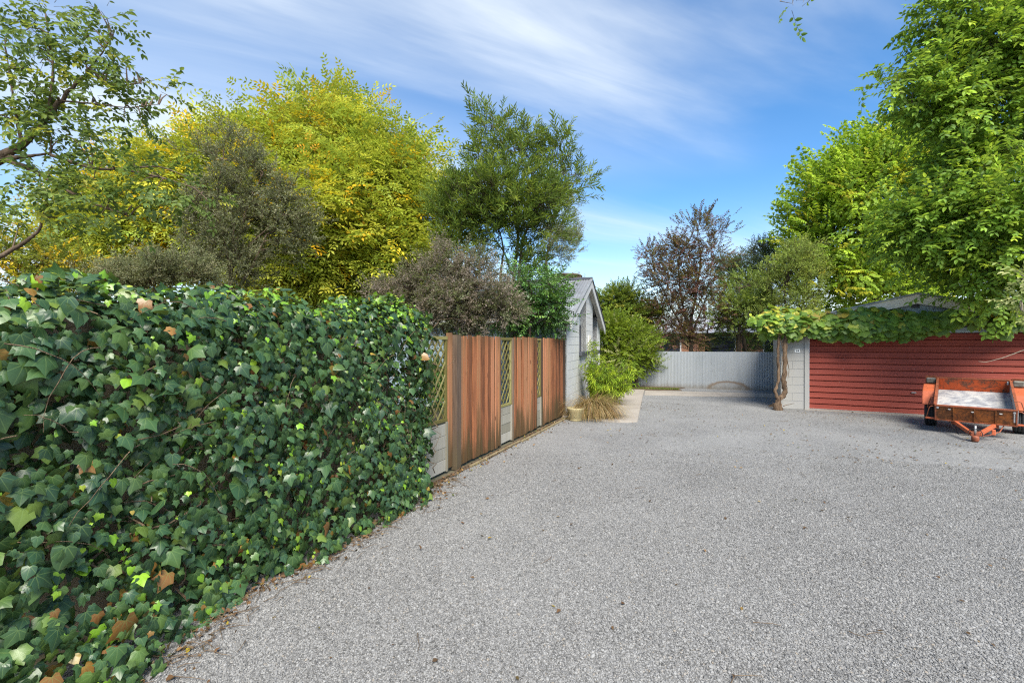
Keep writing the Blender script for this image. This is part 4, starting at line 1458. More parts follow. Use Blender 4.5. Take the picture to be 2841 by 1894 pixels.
# stems: creeping, woody, with loose runners and dry stalks that hang out of the face
stm = MB()
for i in range(120):
    y, z = RNG.uniform(0.4, 4.6), RNG.uniform(0.0, 1.7)
    pts = []
    dy = RNG.normal(0, 0.10)
    for k in range(7):
        x = np.interp(z, [0, 0.9, 1.8, 2.0], [-2.88, -2.95, -2.99, -3.15]) + RNG.uniform(-0.12, 0.02)
        pts.append((x, y, z))
        y += dy + RNG.normal(0, 0.05)
        z = min(max(z + RNG.uniform(0.0, 0.12), 0), 1.98)
    stm.tube(pts, np.linspace(RNG.uniform(0.003, 0.009), 0.002, 7), 5)
for i in range(34):
    y, z = RNG.uniform(0.9, 4.2), RNG.uniform(0.5, 1.9)
    x = -2.88
    th = RNG.uniform(-0.6, 0.6) + (math.pi if RNG.random() < 0.5 else 0.0)
    cu = RNG.uniform(-0.5, 0.5)
    pts = []
    for k in range(9):
        pts.append((x + 0.05 * math.sin(k * 0.39), y, z))
        y += math.cos(th) * 0.045
        z += math.sin(th) * 0.045 - 0.006 * k
        th += cu * 0.5 + RNG.normal(0, 0.22)
    stm.tube(pts, np.linspace(0.0032, 0.0012, 9), 4)
stm.build('stems', M['stem'], hedge, kind='stuff')
bk = unit('board', M['oldboard'])
for i in range(13):
    put('board', bk, hedge, (-3.28, 0.2 + i * 0.31, 0.0), (0.022, 0.305, 1.86))
for i in range(3):
    put('post', me_post, hedge, (-3.22, 0.8 + i * 1.5, 0.0), (0.09, 0.09, 1.78))

# ================================================================== grape vine along the garage
gv0 = ground(2160, 1128)
vine = thing('grape_vine', (gv0[0], gv0[1], 0), 'old grape vine with twin twisted trunks trained along the garage front', 'vine')
def r3(pts, t):
    return np.array([at(2100 + x / 6.03, 900 + y / 6.03, t + dt) for x, y, dt in pts])
def wiggle(pts, n, amp):
    pts = np.asarray(pts)
    s = np.linspace(0, len(pts) - 1, n)
    o = np.stack([np.interp(s, np.arange(len(pts)), pts[:, k]) for k in range(3)], 1)
    return o + RNG.normal(0, amp, o.shape)
tv = 11.22
p = r3([(345, 1405, 0.0), (345, 1330, 0.0), (375, 1245, 0), (440, 1190, 0), (480, 1130, 0), (455, 1050, 0), (450, 900, 0), (465, 760, 0), (470, 620, 0), (462, 450, 0), (480, 300, 0), (478, 150, 0), (470, 40, 0)], tv)
p[0, 2] = -0.02
MB().tube(wiggle(p, 40, 0.006), np.interp(np.linspace(0, 1, 40), [0, 0.06, 0.12, 0.3, 1], [0.12, 0.10, 0.062, 0.058, 0.045]), 9, 0.22).build('trunk', M['vine_bark'], vine, True)
p = r3([(360, 1270, 0.0), (330, 1190, 0), (296, 1120, 0), (330, 1040, 0.02), (362, 930, 0.02), (368, 760, 0.05), (352, 560, 0.05), (352, 420, 0.05), (360, 280, 0.05), (390, 120, 0.05)], tv)
MB().tube(wiggle(p, 34, 0.005), np.interp(np.linspace(0, 1, 34), [0, 0.2, 1], [0.042, 0.036, 0.028]), 8, 0.2).build('trunk', M['vine_bark'], vine, True)
sh = MB()
for q in ([(500, 560, 0), (520, 680, 0), (540, 770, 0), (515, 900, 0)], [(430, 330, 0), (395, 260, 0), (380, 180, 0)], [(425, 540, 0), (410, 700, 0)], [(490, 1010, 0), (515, 1070, 0)], [(440, 1365, -0.15), (620, 1315, -0.1)], [(440, 420, 0), (400, 300, 0)], [(300, 1340, -0.1), (255, 1300, -0.1)]):
    sh.tube(wiggle(r3(q, tv), 6, 0.003), np.linspace(0.010, 0.004, 6), 4)
sh.build('shoots', M['vine_bark'], vine, kind='stuff')
rt = MB()
for k in range(7):
    th = k * 0.9
    rt.tube([(gv0[0], gv0[1], 0.05), (gv0[0] + 0.13 * math.cos(th), gv0[1] + 0.13 * math.sin(th), 0.035), (gv0[0] + 0.26 * math.cos(th), gv0[1] + 0.24 * math.sin(th), -0.01)], [0.05, 0.035, 0.015], 6, 0.2)
rt.build('roots', M['vine_bark'], vine)
cane = MB()
for k in range(26):
    a = RNG.uniform(-0.4, 4.2)
    z = RNG.uniform(1.95, 2.25)
    pts = []
    for j in range(7):
        pts.append((a, RNG.uniform(0.10, 0.28), z))
        a += RNG.uniform(0.1, 0.26)
        z += RNG.uniform(-0.06, 0.06)
    cane.tube(pts, np.linspace(0.012, 0.004, 7), 4, fr=gfr)
cane.build('canes', M['vine_bark'], vine, kind='stuff')
nv = 2300
a = np.concatenate([RNG.uniform(-0.42, 5.5, nv - 420), RNG.normal(-0.05, 0.24, 420)])
top = np.interp(a, [-0.5, -0.2, 0.1, 0.6, 1.2, 2.0, 2.8, 3.6, 5.5], [2.35, 2.56, 2.52, 2.40, 2.46, 2.44, 2.32, 2.40, 2.40])
bot = np.interp(a, [-0.5, -0.2, 0.15, 0.6, 1.2, 2.0, 2.7, 3.2, 3.6, 5.5], [2.10, 1.86, 1.84, 1.86, 1.80, 1.80, 1.84, 2.02, 1.98, 1.95])
uu = RNG.beta(1.2, 1.1, nv)
z = bot + (top - bot) * uu + RNG.normal(0, 0.03, nv)
hang = RNG.random(nv) < 0.06
z = np.where(hang, z - RNG.uniform(0.05, 0.16, nv), z)
bulge = 0.16 + 0.26 * np.sin(np.clip(uu, 0, 1) * math.pi) + 0.06 * np.sin(a * 5)
dpt = np.where(RNG.random(nv) < 0.6, bulge + RNG.uniform(-0.05, 0.05, nv), RNG.uniform(0.05, 0.3, nv))
sparse = (a > 3.25) & (RNG.random(nv) < np.where(np.abs(a - 3.55) < 0.22, 0.9, 0.35))
Pv = gfr(np.stack([a, dpt, z], 1))[~sparse]
uu, nv = uu[~sparse], int((~sparse).sum())
outv = nrmz(np.stack([GN[0] * np.ones(nv), GN[1] * np.ones(nv), (uu - 0.35) * 1.6], 1))
tipd = nrmz(np.array((0, 0, -1.0)) + outv * 0.6 + RNG.normal(0, 0.4, (nv, 3)))
nr = nrmz(outv + np.array((0, 0, 0.5)) + RNG.normal(0, 0.36, (nv, 3)))
gsc = np.clip(RNG.gamma(8, 1 / 8, nv) * 0.14, 0.05, 0.22)
GP = [(4, (0.13, 0.24, 0.034)), (4, (0.18, 0.30, 0.04)), (2, (0.09, 0.18, 0.034)), (1.5, (0.28, 0.38, 0.04))]
GY = [(3, (0.40, 0.46, 0.05)), (2, (0.48, 0.48, 0.07)), (1, (0.42, 0.30, 0.04))]
gc = pick(GP, nv)
ym = RNG.random(nv) < np.interp(uu, [0.3, 0.9], [0.06, 0.42]) * np.interp(Pv[:, 0], [1.2, 3.5, 5], [1.2, 0.6, 0.15])
gc[ym] = pick(GY, ym.sum())
lobed_foliage(vine, leaf_set([GRAPE], 8, (0.1, 0.4), (0.0, 0.4), 0.07), Pv, frames(tipd, nr), gsc, gc, M['grape'], dpt[~sparse] > 0.25, 300, 30)
rl = MB()
q = [at(2715, 1003, 8.0), at(2735, 1005, 7.9), at(2790, 988, 7.7), at(2841, 968, 7.5), at(2890, 945, 7.4)]

# ================================================================== sprays of leaves
def leaf4(L, W, fold=0.18, bend=0.15):
    V = np.array([(0, 0, 0), (-W, 0.32 * L, fold * W), (-0.75 * W, 0.68 * L, fold * W - bend * L * 0.4), (0, L, -bend * L), (0.75 * W, 0.68 * L, fold * W - bend * L * 0.4), (W, 0.32 * L, fold * W)])
    return V, np.array([(0, 3, 2), (0, 2, 1), (0, 5, 4), (0, 4, 3)])

def leaf2(L, W, fold=0.25, bend=0.1):
    return np.array([(0, 0, 0), (-W, 0.45 * L, fold * W), (0, L, -bend * L), (W, 0.45 * L, fold * W)]), np.array([(0, 2, 1), (0, 3, 2)])

TWIG = -1.0
def spray(kind, rng):
    """One leafy shoot about one unit long, pointing along +Y with +Z up. Returns V, T, tint per vertex (-1 marks the twig)."""
    Vs, Ts, tint, n = [], [], [], 0
    def put_leaf(lf, base, tip, nrm, tn):
        nonlocal n
        m = frames(np.array([tip], float), np.array([nrm], float))[0]
        V = lf[0] @ m.T + base
        Vs.append(V); Ts.append(lf[1] + n); tint.append(np.full(len(V), tn)); n += len(V)
    def twig(p, q, w):
        nonlocal n
        p, q = np.array(p, float), np.array(q, float)
        d = q - p
        s = np.cross(d, (0.3, 0.2, 1.0)); s = s / (np.linalg.norm(s) + 1e-9) * w
        s2 = np.cross(d, s); s2 = s2 / (np.linalg.norm(s2) + 1e-9) * w
        V = np.array([p + s, p - 0.5 * s + 0.87 * s2, p - 0.5 * s - 0.87 * s2, q])
        Vs.append(V); Ts.append(np.array([(0, 1, 3), (1, 2, 3), (2, 0, 3)]) + n); tint.append(np.full(4, TWIG)); n += 4
    def axis(t, curve):
        return np.array((curve[0] * t * t, t, curve[1] * t * t))
    cv = (rng.uniform(-0.25, 0.25), rng.uniform(-0.35, 0.1))
    if kind in ('broad', 'broad_small', 'broad_far'):
        k = 9 if kind == 'broad' else 13
        L0 = 0.30 if kind == 'broad' else 0.19
        mk = (lambda L, W, f=0.3, b=0.1: leaf2(L, W * 1.15, f, b)) if kind == 'broad_far' else leaf4
        twig((0, -0.25, 0), axis(0.5, cv), 0.012); twig(axis(0.45, cv), axis(1.0, cv), 0.008)
        for i in range(k):
            t = (i + 0.6) / k
            s = 1 if i % 2 else -1
            b = axis(t, cv)
            tip = np.array((s * rng.uniform(0.5, 1.0), rng.uniform(0.2, 0.8), rng.uniform(-0.7, 0.25)))
            put_leaf(mk(L0 * rng.uniform(0.75, 1.15), L0 * 0.27, 0.3, rng.uniform(0.05, 0.35)), b, tip, (rng.uniform(-0.4, 0.4), rng.uniform(-0.4, 0.4), 1), rng.uniform(0.8, 1.2))
        put_leaf(mk(L0, L0 * 0.26), axis(1.0, cv), (cv[0], 1, cv[1]), (0, 0, 1), 1.15)
    elif kind == 'pinnate':
        twig((0, -0.3, 0), axis(0.8, cv), 0.010)
        for j in range(4):
            t = 0.15 + j * 0.24
            s = 1 if j % 2 else -1
            b = axis(min(t, 0.8), cv)
            d = nrmz(np.array((s * rng.uniform(0.35, 0.9), rng.uniform(0.3, 0.9), rng.uniform(-0.3, 0.35))))
            ln = rng.uniform(0.42, 0.58)
            dr = rng.uniform(0.2, 0.6)
            side = nrmz(np.cross(d, (0, 0, 1.0)))
            tn = rng.uniform(0.82, 1.2)
            for m_ in range(3):
                f = 0.30 + m_ * 0.27
                p = b + d * ln * f + np.array((0, 0, -dr * ln * f * f))
                for q in (-1, 1):
                    tip = q * side + d * 0.55 + np.array((0, 0, rng.uniform(-0.45, 0.1)))
                    put_leaf(leaf2(0.19 * rng.uniform(0.85, 1.1), 0.040), p, tip, (rng.uniform(-0.3, 0.3), 0, 1), tn * rng.uniform(0.9, 1.1))
            put_leaf(leaf2(0.20, 0.040), b + d * ln + np.array((0, 0, -dr * ln)), d + np.array((0, 0, -0.5)), (0, 0, 1), tn)
    elif kind == 'trefoil':                                   # box elder: layered, hanging leaflets in threes
        twig((0, -0.3, 0), axis(0.9, cv), 0.010)
        for j in range(7):
            t = 0.1 + j * 0.14
            s = 1 if j % 2 else -1
            b = axis(t, cv)
            d = nrmz(np.array((s * rng.uniform(0.5, 1.0), rng.uniform(0.25, 0.7), rng.uniform(-0.25, 0.1))))
            tn = rng.uniform(0.85, 1.2)
            side = nrmz(np.cross(d, (0, 0, 1.0)))
            c = b + d * 0.13
            for q in (-1, 0, 1):
                tip = d + q * side * 0.9 + np.array((0, 0, -rng.uniform(0.25, 0.8)))
                put_leaf(leaf2(0.24 * rng.uniform(0.85, 1.1), 0.068, 0.3, 0.2), c, tip, (rng.uniform(-0.2, 0.2), 0.3, 1), tn)
    elif kind in ('lance', 'bamboo'):
        twig((0, -0.45, 0), axis(0.8, cv), 0.014)
        k = 13 if kind == 'lance' else 9
        for i in range(k):
            t = 0.1 + 0.75 * i / k
            th = i * 2.4
            b = axis(t, cv)
            tip = np.array((math.cos(th) * rng.uniform(0.5, 0.9), rng.uniform(0.5, 1.0), math.sin(th) * 0.55 + (0.15 if kind == 'lance' else -0.25)))
            L = (0.34 if kind == 'lance' else 0.48) * rng.uniform(0.8, 1.15)
            put_leaf(leaf4(L, L * (0.105 if kind == 'lance' else 0.062), 0.35, rng.uniform(0.0, 0.18) if kind == 'lance' else rng.uniform(0.2, 0.5)), b, tip, (rng.uniform(-0.3, 0.3), -0.2, 1), rng.uniform(0.8, 1.2))
    elif kind == 'fine':                                      # twiggy shrub with tiny leaves
        for j in range(4):
            d = nrmz(np.array((rng.uniform(-0.7, 0.7), rng.uniform(0.5, 1.0), rng.uniform(-0.4, 0.7))))
            b = np.array((0, 0.1 * j, 0))
            ln = rng.uniform(0.5, 0.95)
            twig(b - (0, 0.1, 0), b + d * ln, 0.014)
            for i in range(8):
                p = b + d * ln * (0.2 + 0.8 * i / 8)
                put_leaf(leaf2(0.17 * rng.uniform(0.7, 1.2), 0.032), p, d * 0.5 + rng.normal(0, 0.6, 3), rng.normal(0, 1, 3), rng.uniform(0.75, 1.25))
    return np.concatenate(Vs), np.concatenate(Ts), np.concatenate(tint)

_tm = {}
def spray_set(kind):
    if kind not in _tm:
        r = np.random.default_rng(hash(kind) % 1000 if False else len(kind) * 7 + ord(kind[0]))
        _tm[kind] = [spray(kind, r) for _ in range(7)]
    return _tm[kind]

def stamp_sprays(lv, kind, pos, d, up, scale, col, twig_col):
    tms = spray_set(kind)
    w = RNG.integers(0, len(tms), len(pos))
    mats = frames(d, up)
    for k, (V0, T0, tint) in enumerate(tms):
        s = w == k
        m = int(s.sum())
        if m == 0:
            continue
        V, T, C, kk = stamp((V0, T0), pos[s], mats[s], scale[s], col[s])
        C = C * np.where(tint < 0, 1.0, tint)[None, :, None]
        C[:, tint < 0, :] = twig_col
        lv.add(V, T, np.clip(C, 0, 1))

CAM_R, CAM_F = np.array((CW, SW, 0.0)), np.array((-SW, CW, 0.0))
def blob_world(b, t0):
    px, py, rx, ry = b[:4]
    t = t0 + (b[4] if len(b) > 4 else 0.0)
    k = t / F_PX
    rz = (b[5] if len(b) > 5 else 0.9 * (rx + ry) / 2 * k)
    return at(px, py, t), np.array((rx * k, rz, ry * k))

def tree(name, label, cat, base_px, t0, limbs, blobs, kind, n, size, pal, patch=None, bark='bark', clump=0.32, up_bias=0.35, twig_col=(0.07, 0.05, 0.032), mat='leaf', group=None, branch_r=0.012, hollow=0.35, n_br=5, gain=2.0, droop=0.0):
    bp = at(base_px[0], 0, t0)
    root = thing(name, (bp[0], bp[1], 0), label, cat, group)
    wood = MB()
    samples = []
    for pts, r0, r1 in limbs:
        w = np.array([at(x, y, t0 + (q[0] if q else 0.0)) if y is not None else np.array((bp[0], bp[1], -0.05)) for x, y, *q in pts])
        m = max(8, 6 * len(w))
        # smooth the polyline a little
        s = np.linspace(0, len(w) - 1, m)
        c = np.stack([np.interp(s, np.arange(len(w)), w[:, k]) for k in range(3)], 1)
        for _ in range(3):
            c[1:-1] = (c[:-2] + 2 * c[1:-1] + c[2:]) / 4
        c[1:-1] += RNG.normal(0, r0 * 0.10, c[1:-1].shape)
        wood.tube(c, np.linspace(r0, r1, m), 8, 0.06)
        samples.append(c[m // 4:])
    S = np.concatenate(samples)
    lv = Leaves()
    vol = np.array([np.prod(blob_world(b, t0)[1]) ** (2 / 3) for b in blobs])
    vol = vol / vol.sum()
    for b, v in zip(blobs, vol):
        c0, r = blob_world(b, t0)
        nb_ = max(5, int(n * v))
        kc = max(4, int(nb_ / 26))
        d = nrmz(RNG.normal(0, 1, (kc, 3)))
        rad = (hollow + (1 - hollow) * RNG.random(kc) ** 0.6)
        rad *= 1 + 0.16 * np.sin(d[:, 0] * 6 + c0[0]) * np.sin(d[:, 2] * 7 + c0[1])
        loc = d * rad[:, None] * r
        cc = c0 + loc[:, :1] * CAM_R + loc[:, 1:2] * CAM_F + loc[:, 2:3] * np.array((0, 0, 1.0))
        cv = RNG.random(kc)
        # branches from the nearest limb to each clump
        for j in range(kc):
            dist = np.linalg.norm(S - cc[j], axis=1) + 0.6 * np.clip(S[:, 2] - cc[j, 2], 0, None)
            s0 = S[int(np.argmin(dist))]
            if j % max(1, kc // n_br) == 0 or np.linalg.norm(s0 - cc[j]) < 0.8:
                mid = (s0 + cc[j]) / 2 + RNG.normal(0, 0.08, 3) * np.linalg.norm(s0 - cc[j]) + np.array((0, 0, 0.06))
                wood.tube([s0, mid * 0.6 + s0 * 0.4, mid * 0.7 + cc[j] * 0.3, cc[j]], [branch_r * 1.5, branch_r, branch_r * 0.7, branch_r * 0.3], 5, cap=False)
        j = RNG.integers(0, kc, nb_)
        off = RNG.normal(0, 1, (nb_, 3)) * clump * np.array((1, 1, 0.75))
        pos = cc[j] + off * min(1.0, 0.35 + r.mean())
        outd = nrmz(pos - c0 + 1e-4)
        dd = nrmz(outd * 0.8 + nrmz(off + 1e-5) * 0.5 + np.array((0, 0, up_bias - droop)) + RNG.normal(0, 0.35, (nb_, 3)))
        upv = nrmz(np.array((0, 0, 1.0)) + outd * 0.5 + RNG.normal(0, 0.3, (nb_, 3)))
        col = pick(pal, nb_)
        if patch:
            pm = RNG.random(nb_) < np.clip((cv[j] - (1 - patch[0])) * 6, 0.03, 0.92)
            col[pm] = pick(patch[1], int(pm.sum()))
        col = np.clip(col * gain, 0, 0.85)
        stamp_sprays(lv, kind, pos, dd, upv, size * RNG.uniform(0.75, 1.25, nb_), col, np.array(twig_col))
    wood.build('trunk', M[bark], root, True)
    lv.build('crown', M[mat], root)
    return root

# ================================================================== trees and shrubs
ASH = [(4, (0.20, 0.235, 0.030)), (3, (0.28, 0.29, 0.038)), (2, (0.13, 0.18, 0.028)), (1.2, (0.34, 0.31, 0.032))]
GOLD = [(3, (0.47, 0.30, 0.014)), (2, (0.52, 0.25, 0.012)), (1, (0.36, 0.28, 0.02))]
tree('golden_ash_tree', 'large golden ash tree with yellow autumn leaves rising behind the ivy hedge', 'tree', (955, None), 13.2,
     [([(975, None), (985, 830), (948, 770), (965, 690), (990, 600), (960, 470)], 0.19, 0.05),
      ([(905, None), (870, 850), (880, 760), (850, 640), (760, 500)], 0.15, 0.04),
      ([(880, 850), (800, 815), (700, 780), (560, 700), (420, 640)], 0.10, 0.03), ([(965, 690), (880, 560), (820, 420), (880, 280)], 0.09, 0.025), ([(985, 610), (1080, 540), (1120, 480)], 0.07, 0.02), ([(860, 650), (660, 560), (520, 500)], 0.07, 0.02), ([(960, 760), (900, 640), (880, 580)], 0.09, 0.03)],
     [(910, 450, 190, 110), (905, 365, 85, 50), (720, 490, 170, 90), (1060, 520, 110, 110), (880, 590, 210, 120, -0.8), (520, 540, 160, 80), (360, 610, 140, 80), (610, 600, 160, 90), (1140, 620, 80, 90), (680, 430, 80, 40), (960, 730, 170, 95, -0.6), (740, 710, 160, 80), (250, 670, 80, 60), (1090, 720, 100, 65), (500, 660, 180, 60), (820, 790, 110, 50), (450, 500, 90, 40)],
     'pinnate', 12500, 0.62, ASH, (0.17, GOLD), 'bark_dark', 0.36, 0.2, hollow=0.45)

OLIVE = [(4, (0.085, 0.092, 0.048)), (3, (0.12, 0.122, 0.065)), (2, (0.06, 0.068, 0.035)), (1, (0.16, 0.155, 0.095))]
tree('grey_shrub_tree', 'grey-green twiggy small tree standing before the golden ash', 'tree', (640, None), 8.6,
     [([(640, None), (640, 820), (640, 740), (650, 640), (640, 520)], 0.055, 0.012), ([(640, 830), (700, 740), (740, 650)], 0.04, 0.01), ([(636, 810), (560, 745), (530, 690), (560, 640)], 0.04, 0.01), ([(640, 740), (600, 560), (620, 430)], 0.03, 0.008), ([(645, 720), (690, 560), (730, 480)], 0.03, 0.008), ([(640, 750), (690, 680), (780, 600)], 0.025, 0.008)],
     [(630, 450, 65, 75), (720, 520, 80, 80), (600, 560, 75, 80), (700, 640, 120, 90), (790, 600, 60, 80), (650, 740, 120, 60), (560, 660, 60, 70)],
     'fine', 1500, 0.27, OLIVE, None, 'bark', 0.20, 0.55, hollow=0.3, branch_r=0.010, n_br=14)

OAKY = [(4, (0.055, 0.088, 0.022)), (3, (0.075, 0.11, 0.028)), (2, (0.042, 0.07, 0.022)), (1, (0.13, 0.16, 0.03))]
tree('overhanging_apple_tree', 'dark open-branched tree leaning over the ivy hedge with drooping bare twigs', 'tree', (-210, None), 4.9,
     [([(-220, None), (-180, 700), (-90, 520), (0, 437), (60, 405), (130, 330), (175, 270), (250, 190), (310, 110)], 0.070, 0.003), ([(0, 437), (70, 435), (140, 425)], 0.03, 0.008), ([(10, 442), (90, 470), (170, 520), (270, 570), (360, 600)], 0.03, 0.006), ([(140, 430), (260, 470), (340, 468), (440, 460), (520, 490)], 0.018, 0.004), ([(340, 470), (440, 490), (540, 520), (590, 570)], 0.012, 0.003), ([(-150, 760), (0, 712), (70, 672), (110, 640), (130, 560)], 0.030, 0.008), ([(130, 330), (150, 200), (130, 60)], 0.02, 0.005), ([(250, 190), (300, 240), (400, 230)], 0.012, 0.004), ([(60, 400), (40, 300), (20, 160)], 0.02, 0.005), ([(170, 280), (280, 290), (350, 300), (440, 290)], 0.010, 0.003)],
     [(60, 60, 110, 90), (190, 110, 110, 90), (110, 210, 140, 90), (280, 60, 50, 70), (330, 170, 50, 60), (250, 260, 110, 70), (40, 320, 110, 80), (370, 210, 45, 35), (440, 265, 45, 30), (380, 320, 60, 45), (210, 390, 130, 60), (120, 500, 110, 70), (30, 590, 90, 70), (280, 490, 110, 60), (400, 500, 100, 50), (240, 590, 110, 60), (520, 530, 80, 45), (350, 580, 100, 50)],
     'broad', 600, 0.21, OAKY, (0.08, [(1, (0.22, 0.22, 0.03))]), 'bark', 0.17, 0.1, twig_col=(0.10, 0.08, 0.055), hollow=0.2, branch_r=0.007, n_br=16)

LANCE = [(4, (0.062, 0.098, 0.018)), (3, (0.090, 0.130, 0.022)), (2, (0.042, 0.07, 0.016)), (1, (0.14, 0.17, 0.03))]
tree('lance_leaf_tree', 'tall dark green lance-leaved tree with two airy leaders beside the house', 'tree', (1420, None), 10.6,
     [([(1400, None), (1420, 800), (1435, 700), (1440, 600), (1410, 480), (1380, 340)], 0.06, 0.012), ([(1440, None), (1440, 760), (1450, 660), (1500, 560), (1560, 470)], 0.05, 0.01), ([(1370, None), (1385, 780), (1400, 690), (1360, 560)], 0.045, 0.01), ([(1440, 620), (1470, 560), (1520, 480), (1590, 420)], 0.035, 0.008), ([(1420, 760), (1400, 700), (1340, 620)], 0.03, 0.008), ([(1425, 540), (1430, 420), (1400, 300)], 0.025, 0.006), ([(1500, 570), (1540, 430), (1545, 350)], 0.022, 0.005)],
     [(1370, 345, 50, 55), (1420, 410, 55, 50), (1345, 420, 38, 45), (1550, 420, 35, 60), (1590, 480, 38, 50), (1480, 440, 45, 40), (1400, 520, 120, 60, -0.5), (1300, 570, 90, 70), (1480, 570, 110, 70, -0.4), (1390, 630, 130, 60), (1290, 670, 70, 50), (1500, 640, 60, 50), (1240, 620, 50, 60), (1330, 520, 60, 60), (1440, 740, 50, 30)],
     'lance', 1900, 0.38, LANCE, None, 'bark_grey', 0.20, 0.75, hollow=0.3, branch_r=0.010, n_br=9, mat='leaf')

tree('airy_grey_tree', 'thin grey-leaved tree behind the lance-leaved tree and roof', 'tree', (1520, None), 14.0,
     [([(1500, None), (1510, 760), (1530, 640), (1540, 560)], 0.06, 0.012), ([(1520, 700), (1560, 620), (1575, 560)], 0.03, 0.008)],
     [(1550, 590, 40, 70), (1570, 680, 30, 60), (1535, 700, 40, 60), (1560, 520, 30, 40)], 'fine', 700, 0.26, [(3, (0.12, 0.14, 0.07)), (2, (0.17, 0.18, 0.10))], None, 'bark', 0.2, 0.4)

BROWN = [(4, (0.135, 0.105, 0.085)), (3, (0.19, 0.155, 0.13)), (2, (0.09, 0.085, 0.055)), (2, (0.10, 0.11, 0.06))]
tree('brown_tea_shrub', 'brownish grey dense shrub above the paling fence', 'shrub', (1240, None), 8.3,
     [([(1240, None), (1240, 900), (1250, 800), (1270, 720)], 0.035, 0.008), ([(1240, 930), (1180, 840), (1130, 800)], 0.025, 0.006), ([(1245, 900), (1310, 800), (1330, 750)], 0.025, 0.006)],
     [(1285, 730, 70, 55), (1210, 780, 90, 70), (1140, 820, 75, 65), (1290, 830, 90, 80), (1210, 880, 130, 60), (1345, 790, 60, 50), (1350, 890, 60, 60), (1400, 830, 50, 50)],
     'fine', 2100, 0.23, BROWN, (0.35, [(2, (0.085, 0.095, 0.04)), (1, (0.06, 0.07, 0.03))]), 'bark', 0.17, 0.5)

GLOSSY = [(4, (0.035, 0.085, 0.02)), (3, (0.055, 0.12, 0.025)), (2, (0.022, 0.055, 0.016)), (1, (0.10, 0.18, 0.035))]
tree('glossy_shrub', 'dark glossy evergreen shrub leaning over the fence before the house roof', 'shrub', (1470, None), 9.7,
     [([(1470, None), (1470, 900), (1480, 840)], 0.04, 0.01), ([(1475, 900), (1430, 850)], 0.02, 0.006), ([(1475, 890), (1530, 830)], 0.02, 0.006)],
     [(1500, 800, 50, 40), (1450, 830, 70, 50), (1530, 850, 35, 45), (1490, 890, 75, 45), (1400, 860, 50, 45), (1440, 780, 40, 30)],
     'broad_small', 1100, 0.30, GLOSSY, None, 'bark', 0.15, 0.3, mat='leaf_gloss')

tree('left_boundary_shrub', 'low yellow-green shrub glimpsed above the ivy beside the leaning tree', 'shrub', (60, None), 8.0,
     [([(60, None), (60, 850), (70, 760)], 0.04, 0.01)], [(40, 700, 80, 60), (130, 740, 90, 50), (60, 780, 120, 40), (200, 770, 70, 40)], 'broad_small', 700, 0.30, [(3, (0.14, 0.16, 0.025)), (2, (0.085, 0.115, 0.02)), (1, (0.30, 0.21, 0.02))], (0.25, GOLD), 'bark', 0.18, 0.3)
tree('olive_shrub', 'pale olive twiggy shrub showing just above the ivy hedge top', 'shrub', (420, None), 7.4,
     [([(420, None), (420, 850), (430, 780)], 0.03, 0.008)], [(380, 770, 90, 40), (470, 750, 70, 40), (310, 780, 60, 30), (540, 780, 60, 35)], 'fine', 1100, 0.20, [(3, (0.16, 0.165, 0.085)), (2, (0.11, 0.12, 0.06)), (1, (0.22, 0.20, 0.12))], None, 'bark', 0.15, 0.4)

LIME = [(4, (0.13, 0.19, 0.016)), (3, (0.19, 0.25, 0.02)), (3, (0.08, 0.13, 0.016))]
tree('lime_shrub', 'big bright lime-green shrub against the iron fence beside the house', 'shrub', (1765, None), 16.8,
     [([(1765, None), (1765, 1010), (1760, 940)], 0.09, 0.02), ([(1765, 1030), (1800, 970)], 0.05, 0.01)],
     [(1715, 930, 50, 40), (1755, 940, 40, 40), (1740, 975, 70, 45, -0.4), (1695, 940, 25, 60), (1795, 960, 25, 40), (1785, 1010, 35, 35), (1715, 1010, 45, 40), (1700, 900, 28, 30), (1682, 920, 18, 50)],
     'broad_far', 2700, 0.32, LIME, (0.12, [(1, (0.26, 0.26, 0.12))]), 'bark_dark', 0.18, 0.3, gain=1.5)
tree('rounded_evergreen_tree', 'rounded dark evergreen tree behind the house gable', 'tree', (1710, None), 19.5,
     [([(1715, None), (1712, 900), (1715, 840)], 0.10, 0.02)],
     [(1715, 845, 50, 40), (1685, 860, 35, 40), (1765, 865, 40, 40), (1725, 890, 75, 45), (1700, 825, 30, 20)],
     'broad_far', 1800, 0.46, [(3, (0.075, 0.12, 0.02)), (2, (0.11, 0.155, 0.022)), (1, (0.19, 0.19, 0.025))], None, 'bark_dark', 0.18, 0.3, gain=1.5)
PLUM = [(4, (0.060, 0.026, 0.026)), (3, (0.095, 0.042, 0.036)), (2, (0.04, 0.022, 0.022)), (1, (0.10, 0.075, 0.04))]
